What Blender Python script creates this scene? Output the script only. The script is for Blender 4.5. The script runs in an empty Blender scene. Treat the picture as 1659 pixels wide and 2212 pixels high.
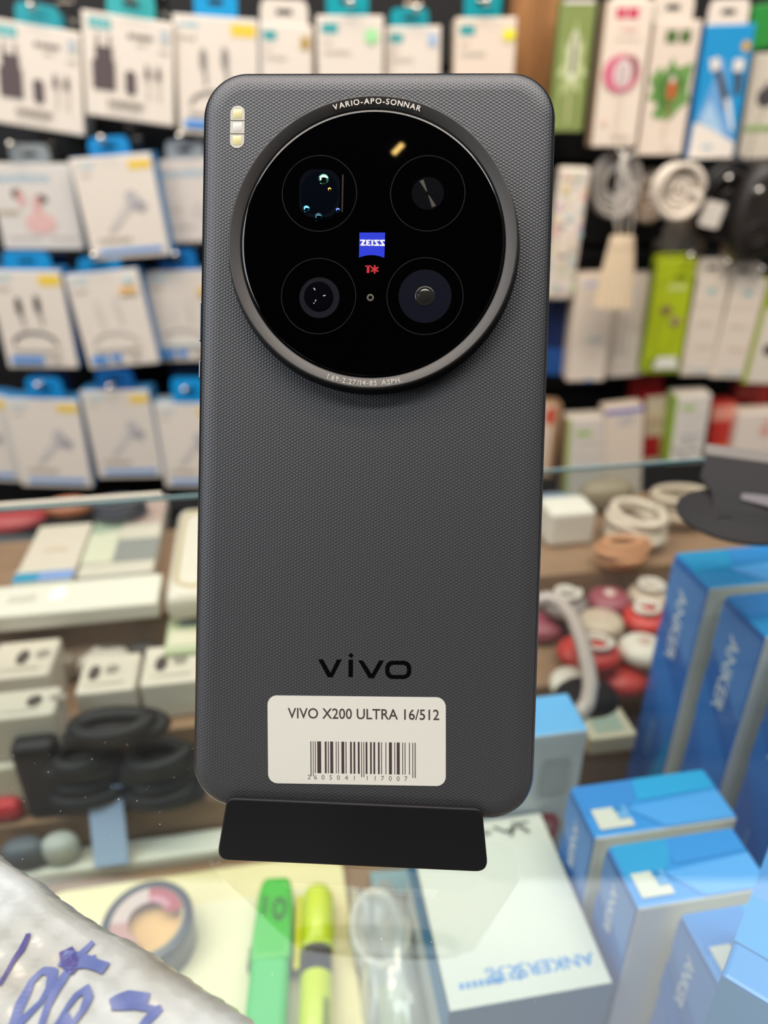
import bpy, bmesh, math, random
from mathutils import Vector, Matrix
rnd = random.Random(7)
PI = math.pi
SC = bpy.context.scene
COL = SC.collection

# ------------------------------------------------------------------ camera, world, lights
PITCH = math.radians(28); FPX = 1600.0; CX, CY = 829.5, 1106.0; HC = .147
CAM = Vector((0, 0, HC))
RT = Vector((1, 0, 0)); UP = Vector((0, math.sin(PITCH), math.cos(PITCH))); FW = Vector((0, math.cos(PITCH), -math.sin(PITCH)))
cd = bpy.data.cameras.new('camera'); cam = bpy.data.objects.new('camera', cd); COL.objects.link(cam)
cam.location = CAM; cam.rotation_euler = (PI/2 - PITCH, 0, 0)
cd.sensor_fit = 'VERTICAL'; cd.sensor_height = 36; cd.lens = FPX/2212*36
cd.clip_start = .005; cd.clip_end = 20
cd.dof.use_dof = True; cd.dof.focus_distance = .163; cd.dof.aperture_fstop = cd.lens/3.0; cd.dof.aperture_blades = 0
SC.camera = cam
SC.view_settings.view_transform = 'Standard'; SC.view_settings.look = 'None'
SC.view_settings.gamma = 1; SC.view_settings.exposure = 0.35; SC.view_settings.use_curve_mapping = False
w = bpy.data.worlds.new('world'); SC.world = w; w.use_nodes = True
w.node_tree.nodes['Background'].inputs[0].default_value = (.95, .97, 1, 1)
w.node_tree.nodes['Background'].inputs[1].default_value = .14

def area(name, loc, target, sx, sy, power, col):
    l = bpy.data.lights.new(name, 'AREA'); l.shape = 'RECTANGLE'; l.size = sx; l.size_y = sy; l.energy = power; l.color = col
    o = bpy.data.objects.new(name, l); COL.objects.link(o); o.location = loc
    o.rotation_euler = (Vector(target)-Vector(loc)).to_track_quat('-Z', 'Y').to_euler()
    return o
area('ceiling_panel_light', (0, .40, 1.25), (0, .40, 0), 3.0, 1.2, 20, (.93, .97, 1))
area('added_overhead_light', (0, -.16, 1.25), (0, .1, .1), 1.8, .14, 11, (1, .97, .93))  # added strip light, brightens the upper part of the phone back
area('wall_wash_light', (-.1, .22, 1.3), (0, .95, .25), 1.6, .12, 11, (1, .74, .52))
tl_ = area('tube_lamp_behind', (-.06, -1.05, 2.28), (0, .1, 0), .035, .10, .22, (1, .66, .2)); tl_.rotation_euler.rotate_axis('Z', math.radians(-42))
area('added_left_fill_light', (-1.5, -.6, 1.0), (0, .3, 0), .9, .9, 13, (.9, .95, 1))  # added fill from the front left, no window stands there

# ------------------------------------------------------------------ pixel -> world helpers (image 1659x2212)
def ray(px, py):
    return (FW + RT*((px-CX)/FPX) - UP*((py-CY)/FPX))
def on_z(px, py, z):
    d = ray(px, py); return CAM + d*((z-CAM.z)/d.z)
def on_y(px, py, y):
    d = ray(px, py); return CAM + d*((y-CAM.y)/d.y)
TH = math.radians(9.4)
EX = Vector((math.cos(TH), math.sin(TH), 0)); EY = Vector((-math.sin(TH), math.cos(TH), 0)); EZ = Vector((0, 0, 1))
def fr(o, x, y, z):
    return Matrix(((x.x, y.x, z.x, o.x), (x.y, y.y, z.y, o.y), (x.z, y.z, z.z, o.z), (0, 0, 0, 1)))
# phone frame (mid-thickness plane)
PX = Vector((.99845, -.05565, -.00054)); PY = Vector((.02482, .43658, .89933)); PZ = PX.cross(PY)
PT = Vector((-.00311, .15331, .08127))
PM = fr(PT, PX.normalized(), PY.normalized(), PZ.normalized()); PMI = PM.inverted()
def PH(px, py, h=.0):
    """pixel -> phone local xy on the plane h above the mid plane"""
    o = PMI @ CAM; d = PMI.to_3x3() @ ray(px, py)
    t = (h-o.z)/d.z; p = o + d*t
    return (p.x, p.y)

# ------------------------------------------------------------------ materials
_m = {}
def lin(h):
    h = h.lstrip('#'); v = [int(h[i:i+2], 16)/255 for i in (0, 2, 4)]
    return tuple((c/12.92 if c <= .04045 else ((c+.055)/1.055)**2.4) for c in v) + (1,)
def mat(hexc, rough=.5, metal=0, spec=.5, name=None, coat=0, noise=0, trans=0):
    key = (hexc, rough, metal, spec, coat, noise, trans)
    if key in _m: return _m[key]
    m = bpy.data.materials.new(name or 'mat_%s_%d' % (hexc.strip('#'), len(_m))); m.use_nodes = True
    nt = m.node_tree; b = nt.nodes['Principled BSDF']
    b.inputs['Base Color'].default_value = lin(hexc); b.inputs['Roughness'].default_value = rough
    b.inputs['Metallic'].default_value = metal; b.inputs['Specular IOR Level'].default_value = spec
    if coat: b.inputs['Coat Weight'].default_value = coat; b.inputs['Coat Roughness'].default_value = .08
    if trans: b.inputs['Transmission Weight'].default_value = trans
    if noise:
        tc = nt.nodes.new('ShaderNodeTexCoord'); n = nt.nodes.new('ShaderNodeTexNoise'); n.inputs['Scale'].default_value = 60
        mx = nt.nodes.new('ShaderNodeMix'); mx.data_type = 'RGBA'
        c = lin(hexc); mx.inputs[6].default_value = tuple(x*(1-noise) for x in c[:3])+(1,); mx.inputs[7].default_value = tuple(min(1, x*(1+noise)) for x in c[:3])+(1,)
        nt.links.new(tc.outputs['Object'], n.inputs['Vector']); nt.links.new(n.outputs['Fac'], mx.inputs[0]); nt.links.new(mx.outputs[2], b.inputs['Base Color'])
    _m[key] = m
    return m
def clear_mat(name, tint, refl=1.9, rough=0.0, cloud=0.0, bumpy=0.0):
    """thin glass / plastic film: fresnel mirror over a clear pass-through"""
    m = bpy.data.materials.new(name); m.use_nodes = True; nt = m.node_tree; nt.nodes.clear()
    out = nt.nodes.new('ShaderNodeOutputMaterial'); tr = nt.nodes.new('ShaderNodeBsdfTransparent'); tr.inputs[0].default_value = tint
    gl = nt.nodes.new('ShaderNodeBsdfGlossy'); gl.inputs['Roughness'].default_value = rough; gl.inputs[0].default_value = (1, 1, 1, 1)
    fz = nt.nodes.new('ShaderNodeFresnel'); fz.inputs[0].default_value = 1.5
    ge = nt.nodes.new('ShaderNodeNewGeometry')
    inv = nt.nodes.new('ShaderNodeMath'); inv.operation = 'SUBTRACT'; inv.inputs[0].default_value = 1
    mu = nt.nodes.new('ShaderNodeMath'); mu.operation = 'MULTIPLY'
    mu2 = nt.nodes.new('ShaderNodeMath'); mu2.operation = 'MULTIPLY'; mu2.inputs[1].default_value = refl; mu2.use_clamp = True
    nt.links.new(ge.outputs['Backfacing'], inv.inputs[1]); nt.links.new(fz.outputs[0], mu.inputs[0]); nt.links.new(inv.outputs[0], mu.inputs[1]); nt.links.new(mu.outputs[0], mu2.inputs[0])
    mx = nt.nodes.new('ShaderNodeMixShader'); base = tr
    if cloud:
        df = nt.nodes.new('ShaderNodeBsdfDiffuse'); df.inputs[0].default_value = (.85, .88, .9, 1)
        m0 = nt.nodes.new('ShaderNodeMixShader'); m0.inputs[0].default_value = cloud
        nt.links.new(tr.outputs[0], m0.inputs[1]); nt.links.new(df.outputs[0], m0.inputs[2]); base = m0
    if bumpy:
        n = nt.nodes.new('ShaderNodeTexNoise'); n.inputs['Scale'].default_value = bumpy; n.inputs['Detail'].default_value = 3
        tc = nt.nodes.new('ShaderNodeTexCoord'); bp = nt.nodes.new('ShaderNodeBump'); bp.inputs['Strength'].default_value = .6; bp.inputs['Distance'].default_value = .002
        nt.links.new(tc.outputs['Object'], n.inputs['Vector']); nt.links.new(n.outputs[0], bp.inputs['Height'])
        nt.links.new(bp.outputs[0], gl.inputs['Normal']); nt.links.new(bp.outputs[0], fz.inputs['Normal'])
    nt.links.new(mu2.outputs[0], mx.inputs[0]); nt.links.new(base.outputs[0], mx.inputs[1]); nt.links.new(gl.outputs[0], mx.inputs[2]); nt.links.new(mx.outputs[0], out.inputs[0])
    return m

# ------------------------------------------------------------------ mesh builder
class MB:
    def __init__(s): s.v = []; s.f = []; s.mats = []
    def mi(s, m):
        if m not in s.mats: s.mats.append(m)
        return s.mats.index(m)
    def add(s, vs, fs, m, M=None, smooth=False):
        k = len(s.v); i = s.mi(m)
        s.v += [(M @ Vector(p)) if M else Vector(p) for p in vs]
        s.f += [(tuple(k+j for j in f), i, smooth) for f in fs]
        return s
    def box(s, sx, sy, sz, m, M=None, c=(0, 0, 0), bev=0, mats=None, seg=2):
        bm = bmesh.new(); bmesh.ops.create_cube(bm, size=1)
        for v in bm.verts: v.co = Vector((v.co.x*sx+c[0], v.co.y*sy+c[1], v.co.z*sz+c[2]))
        if bev: bmesh.ops.bevel(bm, geom=bm.edges[:], offset=bev, segments=seg, profile=.5, affect='EDGES')
        bm.normal_update(); k = len(s.v)
        s.v += [(M @ v.co) if M else v.co.copy() for v in bm.verts]
        for f in bm.faces:
            mm = m
            if mats:
                n = f.normal
                for ax, mt in mats.items():
                    d = {'+x': n.x, '-x': -n.x, '+y': n.y, '-y': -n.y, '+z': n.z, '-z': -n.z}[ax]
                    if d > .7: mm = mt
            s.f.append((tuple(k+v.index for v in f.verts), s.mi(mm), False))
        bm.free(); return s
    def prism(s, pts, z0, z1, m, M=None, bev=0, side=None, smooth=False):
        """ccw outline extruded z0..z1; bev rounds the top edge"""
        n = len(pts); rings = []
        if bev:
            c = Vector((sum(p[0] for p in pts)/n, sum(p[1] for p in pts)/n))
            rings.append((0, z0))
            for k in range(4):
                a = k/3*PI/2; rings.append((bev*(1-math.cos(a)), z1-bev+bev*math.sin(a)))
        else: rings = [(0, z0), (0, z1)]
        vs = []
        for ins, z in rings:
            for i in range(n):
                p = Vector(pts[i][:2]); a = Vector(pts[i-1][:2]); b = Vector(pts[(i+1) % n][:2])
                if ins:
                    t = (b-a); t = t.normalized() if t.length else Vector((1, 0)); nn = Vector((-t.y, t.x)); p = p+nn*ins
                vs.append((p.x, p.y, z))
        fs = []; R = len(rings)
        for r in range(R-1):
            for i in range(n):
                j = (i+1) % n; fs.append((r*n+i, r*n+j, (r+1)*n+j, (r+1)*n+i))
        s.add(vs, fs, side or m, M, smooth=bool(bev) or smooth)
        s.add(vs, [tuple(reversed(range(n))), tuple((R-1)*n+i for i in range(n))], m, M)
        return s
    def poly(s, pts, z, m, M=None):
        return s.add([(p[0], p[1], z) for p in pts], [tuple(range(len(pts)))], m, M)
    def rect(s, x0, y0, x1, y1, z, m, M=None):
        return s.poly([(x0, y0), (x1, y0), (x1, y1), (x0, y1)], z, m, M)
    def lathe(s, prof, m, M=None, n=64, a0=0, cap=True):
        vs = []; fs = []; idx = []
        for r, z in prof:
            if r < 1e-7: vs.append((0, 0, z)); idx.append([len(vs)-1]*n)
            else:
                k = len(vs); vs += [(r*math.cos(2*PI*i/n+a0), r*math.sin(2*PI*i/n+a0), z) for i in range(n)]; idx.append([k+i for i in range(n)])
        for a, b in zip(idx, idx[1:]):
            for i in range(n):
                j = (i+1) % n; q = []
                for t in (a[i], a[j], b[j], b[i]):
                    if t not in q: q.append(t)
                if len(q) > 2: fs.append(tuple(q))
        return s.add(vs, fs, m, M, smooth=True)
    def tube(s, pts, r, m, M=None, n=8, closed=False):
        P = [Vector(p) for p in pts]; k = len(P); vs = []; fs = []; up = None
        for i in range(k):
            t = (P[(i+1) % k]-P[i-1]) if closed else (P[min(i+1, k-1)]-P[max(i-1, 0)])
            t = t.normalized() if t.length else Vector((0, 0, 1))
            if up is None: up = t.orthogonal().normalized()
            up = (up-t*up.dot(t)); up = up.normalized() if up.length > 1e-6 else t.orthogonal().normalized()
            sd = t.cross(up)
            for j in range(n):
                a = 2*PI*j/n; vs.append(P[i]+(up*math.cos(a)+sd*math.sin(a))*r)
        for i in range(k if closed else k-1):
            for j in range(n):
                j2 = (j+1) % n; i2 = (i+1) % k; fs.append((i*n+j, i*n+j2, i2*n+j2, i2*n+j))
        if not closed: fs += [tuple(reversed(range(n))), tuple((k-1)*n+j for j in range(n))]
        return s.add(vs, fs, m, M, smooth=True)
    def ellipsoid(s, c, rx, ry, rz, m, M=None, n=20, k=12, p=1.0):
        prof = []; vs = []; fs = []
        for i in range(k+1):
            a = -PI/2+PI*i/k; prof.append((math.cos(a)**p, math.copysign(abs(math.sin(a))**p, a)))
        T = Matrix.Translation(c) @ Matrix.Diagonal((rx, ry, rz, 1))
        prof = [(0 if abs(r) < 1e-4 else r, z) for r, z in prof]
        return s.lathe(prof, m, (M @ T) if M else T, n=n)
    def text(s, st, size, m, M, align='LEFT', zoff=0, bold=0, sx=1, shear=0):
        vs, fs, wd = text_mesh(st, size, align, bold, shear)
        s.add([(v[0]*sx, v[1], zoff) for v in vs], fs, m, M); return s
    def build(s, name, parent=None, M=None):
        me = bpy.data.meshes.new(name); me.from_pydata([tuple(v) for v in s.v], [], [f[0] for f in s.f])
        for mt in s.mats: me.materials.append(mt)
        for p, f in zip(me.polygons, s.f): p.material_index = f[1]; p.use_smooth = f[2]
        me.validate(); me.update()
        o = bpy.data.objects.new(name, me); COL.objects.link(o)
        if parent: o.parent = parent
        if M is not None: o.matrix_world = M if not parent else M
        return o
_tx = {}
def text_mesh(st, size, align='LEFT', bold=0, shear=0):
    key = (st, size, align, bold, shear)
    if key in _tx: return _tx[key]
    c = bpy.data.curves.new('t', 'FONT'); c.body = st; c.size = size; c.align_x = align; c.fill_mode = 'FRONT'; c.offset = bold; c.shear = shear; c.resolution_u = 3
    o = bpy.data.objects.new('t', c); COL.objects.link(o)
    dg = bpy.context.evaluated_depsgraph_get(); dg.update(); e = o.evaluated_get(dg); me = e.to_mesh()
    vs = [tuple(v.co) for v in me.vertices]; fs = [tuple(p.vertices) for p in me.polygons]
    wd = (min(v[0] for v in vs), max(v[0] for v in vs)) if vs else (0, 0)
    # make faces point to +z
    ff = []
    for f in fs:
        a, b, d = (Vector(vs[f[0]]), Vector(vs[f[1]]), Vector(vs[f[2]]))
        ff.append(f if (b-a).cross(d-a).z >= 0 else tuple(reversed(f)))
    e.to_mesh_clear(); bpy.data.objects.remove(o); bpy.data.curves.remove(c)
    _tx[key] = (vs, ff, wd); return _tx[key]

def tag(o, label=None, cat=None, group=None, kind=None):
    for k, v in (('label', label), ('category', cat), ('group', group), ('kind', kind)):
        if v: o[k] = v
    return o
def thing(name, label, cat, M=None, group=None):
    o = bpy.data.objects.new(name, None); COL.objects.link(o); o.empty_display_size = .01
    if M is not None: o.matrix_world = M
    return tag(o, label, cat, group)
def part(mb, name, root, label=None, kind=None, L=None):
    """mesh written in the root's own frame (L = extra local matrix)"""
    me = mb.build(name); me.parent = root
    if L is not None: me.matrix_local = L
    return tag(me, label, None, None, kind)
def one(mb, name, M, label, cat, group=None, kind=None):
    o = mb.build(name); o.matrix_world = M; return tag(o, label, cat, group, kind)
def rrect(w, h, r, n=8, cx=0, cy=0):
    pts = []
    for sx, sy, a in ((1, -1, -90), (1, 1, 0), (-1, 1, 90), (-1, -1, 180)):
        for k in range(n+1):
            t = math.radians(a+90*k/n); pts.append((cx+sx*(w/2-r)+r*math.cos(t), cy+sy*(h/2-r)+r*math.sin(t)))
    return pts
ID = Matrix.Identity(4)

# ------------------------------------------------------------------ setting
black = mat('#0b0b0d', .55, name='black slatwall')
wb = MB()
for k in range(12):
    z = -.3+k*.1
    wb.box(2.6, .02, .094, black, c=(0, 1.03, z+.047), bev=.003)
wb.box(2.6, .01, 1.4, mat('#050506', .7), c=(0, 1.045, .25))
tag(wb.build('wall_back'), kind='structure')
def wood_mat():
    m = mat('#9a6a3e', .45, name='wood veneer'); nt = m.node_tree; b = nt.nodes['Principled BSDF']
    tc = nt.nodes.new('ShaderNodeTexCoord'); mp = nt.nodes.new('ShaderNodeMapping'); mp.inputs['Scale'].default_value = (90, 90, 3)
    n = nt.nodes.new('ShaderNodeTexNoise'); n.inputs['Scale'].default_value = 1.5; n.inputs['Detail'].default_value = 5
    r = nt.nodes.new('ShaderNodeValToRGB'); r.color_ramp.elements[0].position = .3; r.color_ramp.elements[0].color = lin('#7d5230'); r.color_ramp.elements[1].position = .7; r.color_ramp.elements[1].color = lin('#b5824f')
    nt.links.new(tc.outputs['Object'], mp.inputs[0]); nt.links.new(mp.outputs[0], n.inputs[0]); nt.links.new(n.outputs[0], r.inputs[0]); nt.links.new(r.outputs[0], b.inputs['Base Color'])
    return m
wood = wood_mat()
p0 = on_y(1100, 60, 1.0); p1 = on_y(1207, 0, 1.0)
MB().box(p1.x-p0.x, .035, 1.2, wood, c=((p0.x+p1.x)/2, 1.0, .3), bev=.002).build('trim_1')['kind'] = 'structure'
MB().box(5.0, 4.4, .02, mat('#6d6a66', .5), c=(0, -.6, -1.01)).build('floor')['kind'] = 'structure'
MB().box(5.0, .04, 3.6, mat('#1d1a18', .8), c=(0, -2.3, .75)).build('wall_rear')['kind'] = 'structure'
MB().box(.04, 3.5, 3.6, mat('#24211f', .8), c=(-2.45, -.6, .75)).build('wall_left')['kind'] = 'structure'
MB().box(5.0, 3.6, .04, mat('#2a2827', .8), c=(0, -.55, 2.52)).build('ceiling')['kind'] = 'structure'

# ------------------------------------------------------------------ display counter (rotated frame CT)
CT = fr(Vector((0, 0, 0)), EX, EY, EZ); CTI = CT.inverted()
def ctz(px, py, z): return CTI @ on_z(px, py, z)
t0 = ctz(1200, 1078, -.12).y
yb = sum((ctz(x, y, 0)).y for x, y in ((0, 1097), (430, 1060), (1200, 1018), (1500, 993)))/4
GT = .006
t1 = ctz(300, 1325, -.12).y; t2 = ctz(280, 1585, -.155).y; t3 = ctz(100, 1775, -.19).y
ZT1, ZT2, ZT3, ZF = -.12, -.155, -.19, -.22
counter = thing('display_counter', 'glass-topped display counter with stepped wooden shelves inside', 'counter', CT)
glass = clear_mat('counter glass', (.93, .97, .955, 1), 2.1)
part(MB().box(1.5, yb+.12, GT, glass, c=(0, (yb-.12)/2, -GT/2)), 'glass_top', counter, 'clear glass top pane')
part(MB().box(1.5, .0010, GT*.25, mat('#9fbcc2', .25, name='green glass edge'), c=(0, yb+.0006, -GT*.2)), 'glass_edge', counter, 'pale green polished rear edge of the glass')
xl = ctz(350, 1062, 0).x
part(MB().box(.5, .003, .0028, mat('#b8b2a4', .4), c=(xl-.25, yb+.004, -.001), bev=.0005), 'edge_strip', counter, 'cream edge strip on the left of the glass')
shelfm = wood
sh = MB()
for (ya, yz, z) in ((t1, t0, ZT1), (t2, t1, ZT2), (t3, t2, ZT3), (-.12, t3, ZF)):
    sh.box(1.8, yz-ya, .03, mat('#8c6e54', .6, noise=.15), c=(0, (ya+yz)/2, z-.015), bev=.0008)
part(sh, 'stepped_shelf', counter)
part(MB().box(1.8, .015, .72, mat('#4a3a2e', .6), c=(0, -.11, -.61)), 'front_panel', counter)
part(MB().box(1.8, .015, .72, mat('#4a3a2e', .6), c=(0, .6, -.63)), 'rear_panel', counter)
for sx in (-1, 1):
    part(MB().box(.015, .9, .96, mat('#5a4838', .6), c=(sx*.8, .33, -.5)), 'side_panel', counter)

# ------------------------------------------------------------------ the phone
phone = thing('smartphone', 'dark grey phone stood upright, back outward, with a huge round camera, in a black holder', 'phone', PM)
PW, PHH, PTK = .07676, .16314, .0087
def ring_outline(ins, r0=.0098):
    return rrect(PW-2*ins, PHH-2*ins, max(r0-ins, .001), 14)
def loft(mb, prof, m, cap0=False, cap1=False):
    vs = []; fs = []; n = None
    for ins, z in prof:
        o = ring_outline(ins); n = len(o); vs += [(x, y, z) for x, y in o]
    for r in range(len(prof)-1):
        for i in range(n): fs.append((r*n+i, r*n+(i+1) % n, (r+1)*n+(i+1) % n, (r+1)*n+i))
    mb.add(vs, fs, m, smooth=True)
    if cap1: mb.add([v for v in vs[-n:]], [tuple(range(n))], m)
    if cap0: mb.add([v for v in vs[:n]], [tuple(reversed(range(n)))], m)
frame_m = mat('#6a6c72', .28, 1, name='grey metal frame')
fb = MB(); loft(fb, [(.0009, -.0037), (.0003, -.0033), (0, -.0024), (0, .0018), (.00025, .0026), (.0007, .0031)], frame_m)
part(fb, 'frame', phone)
sb = MB(); loft(sb, [(.0012, -.0036), (.0006, -.0039), (.0012, -.0043)], mat('#050506', .1), cap1=False)
o_ = ring_outline(.0012); sb.poly(list(reversed(o_)), -.0043, mat('#050506', .1)); part(sb, 'screen', phone)
# textured back
bk = bpy.data.materials.new('textured phone back'); bk.use_nodes = True; nt = bk.node_tree; b = nt.nodes['Principled BSDF']
b.inputs['Base Color'].default_value = lin('#4e4f52'); b.inputs['Roughness'].default_value = .46; b.inputs['Specular IOR Level'].default_value = .6; b.inputs['Metallic'].default_value = .6
N = nt.nodes.new; Lk = nt.links.new
tc = N('ShaderNodeTexCoord'); hts = []
for off in ((0, 0, 0), (.5, .5, 0)):
    mp = N('ShaderNodeVectorMath'); mp.operation = 'MULTIPLY'; pt = .00072; mp.inputs[1].default_value = (1/(pt*1.732), 1/pt, 0)
    ad = N('ShaderNodeVectorMath'); ad.operation = 'ADD'; ad.inputs[1].default_value = off
    fc = N('ShaderNodeVectorMath'); fc.operation = 'FRACTION'; sb_ = N('ShaderNodeVectorMath'); sb_.operation = 'SUBTRACT'; sb_.inputs[1].default_value = (.5, .5, 0)
    ml = N('ShaderNodeVectorMath'); ml.operation = 'MULTIPLY'; ml.inputs[1].default_value = (1.732, 1, 0); ln = N('ShaderNodeVectorMath'); ln.operation = 'LENGTH'
    Lk(tc.outputs['Object'], mp.inputs[0]); Lk(mp.outputs[0], ad.inputs[0]); Lk(ad.outputs[0], fc.inputs[0]); Lk(fc.outputs[0], sb_.inputs[0]); Lk(sb_.outputs[0], ml.inputs[0]); Lk(ml.outputs[0], ln.inputs[0]); hts.append(ln)
mn = N('ShaderNodeMath'); mn.operation = 'MINIMUM'; Lk(hts[0].outputs['Value'], mn.inputs[0]); Lk(hts[1].outputs['Value'], mn.inputs[1])
mr = N('ShaderNodeMapRange'); mr.inputs[1].default_value = .05; mr.inputs[2].default_value = .45; mr.inputs[3].default_value = 1; mr.inputs[4].default_value = 0; mr.interpolation_type = 'SMOOTHSTEP'
Lk(mn.outputs[0], mr.inputs[0]); bp = N('ShaderNodeBump'); bp.inputs['Strength'].default_value = .45; bp.inputs['Distance'].default_value = .00012
Lk(mr.outputs[0], bp.inputs['Height']); Lk(bp.outputs[0], b.inputs['Normal'])
bb = MB(); loft(bb, [(.0007, .0030), (.0010, .0034), (.0017, .0038), (.0026, .0041), (.0036, .00425), (.0046, .0043)], bk, cap1=True)
part(bb, 'back_panel', phone)
HB = .0043
# frame details
bd = mat('#1b1c20', .4)
for i, (px, py) in enumerate(((633, 171), (1010, 171))):
    x, y = PH(px, py); part(MB().box(.0011, .00008, .0034, bd, c=(x, PHH/2, -.0004)), 'antenna_band', phone)
for (px, py, sx) in ((1188, 468, 1), (1180, 707, 1), (443, 330, -1), (437, 690, -1)):
    x, y = PH(px, py); part(MB().box(.00008, .0011, .0034, bd, c=(sx*PW/2, y, -.0004)), 'antenna_band', phone)
for (ya, yz) in ((655, 740), (780, 820)):
    y0 = PH(436, ya)[1]; y1 = PH(436, yz)[1]
    part(MB().box(.0010, y0-y1, .0024, frame_m, c=(-PW/2-.0001, (y0+y1)/2, 0), bev=.0003), 'side_button', phone)
# camera ring
HR = HB+.0036
x0, _ = PH(492.5, 521, HR); x1, _ = PH(1119, 521, HR); _, ya = PH(806, 206, HR); _, yz = PH(806, 838, HR)
RC = ((x0+x1)/2, (ya+yz)/2); RR = ((x1-x0)+(ya-yz))/4
RM = Matrix.Translation((RC[0], RC[1], 0))
def ring_mat():
    m = bpy.data.materials.new('brushed ring'); m.use_nodes = True; b = m.node_tree.nodes['Principled BSDF']
    b.inputs['Base Color'].default_value = lin('#4c4a49'); b.inputs['Metallic'].default_value = .85; b.inputs['Roughness'].default_value = .5
    return m
rgm = ring_mat(); rdark = mat('#18181b', .35, .6)
ri = RR*.925
rb = MB()
rb.lathe([(RR+.0010, HB-.0002), (RR+.0006, HB+.0012), (RR+.0002, HB+.0026)], rdark, RM, 128)
rb.lathe([(RR+.0002, HB+.0026), (RR+.0001, HR-.0003), (RR, HR-.0001), (RR-.00015, HR), (RR-.0003, HR-.00002), (ri+.0001, HR-.0008), (ri-.0001, HR-.0009), (ri-.0002, HR-.0012)], rgm, RM, 128)
part(rb, 'camera_ring', phone, 'raised grey metal ring around the camera glass')
HG = HR-.0003
blackglass = mat('#020203', .03, 0, .5, name='black camera glass')
gb = MB(); gb.lathe([(ri-.0003, HR-.0012), (ri-.00035, HG-.0003), (ri-.0006, HG-.0001), (ri-.0010, HG), (0, HG)], blackglass, RM, 128)
camg = part(gb, 'camera_glass', phone, 'glossy black glass disc')
def arc_text(mb, st, rad, a_mid, size, m, out=True, step=None, h=0):
    """letters on a circle; out: tops point outward"""
    n = len(st); adv = []
    for ch in st:
        wd = text_mesh(ch, size, 'LEFT')[2] if ch != ' ' else (0, size*.35); adv.append(max(wd[1]-wd[0], size*.12)+size*.19)
    tot = sum(adv); pos = -tot/2
    for ch, a in zip(st, adv):
        c = pos+a/2; pos += a
        if ch == ' ': continue
        ang = a_mid - c/rad if out else a_mid + c/rad
        wd = text_mesh(ch, size, 'LEFT')[2]
        R = Matrix.Rotation(ang-PI/2 if out else ang+PI/2, 4, 'Z')
        L = RM @ Matrix.Rotation(ang, 4, 'Z') @ Matrix.Translation((rad, 0, 0)) @ Matrix.Rotation(-PI/2 if out else PI/2, 4, 'Z') @ Matrix.Translation((-(wd[0]+wd[1])/2, -size*.35, 0))
        mb.text(ch, size, m, L, zoff=h, sx=1.0, bold=size*.012)
rt = (RR+ri)/2; engr = mat('#d8d2c8', .4, .3)
tb = MB(); arc_text(tb, 'VARIO-APO-SONNAR', rt, PI/2-.015, .00165, engr, True, h=HR-.00015); part(tb, 'ring_lettering', phone, 'pale engraved lettering on top of the ring')
tb = MB(); arc_text(tb, '1.69-2.27/14-85 ASPH.', rt, -PI/2-.03, .00145, engr, False, h=HR-.00015); part(tb, 'ring_lettering', phone, 'pale engraved numbers at the bottom of the ring')
def gp(px, py): return PH(px, py, HG)
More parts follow.
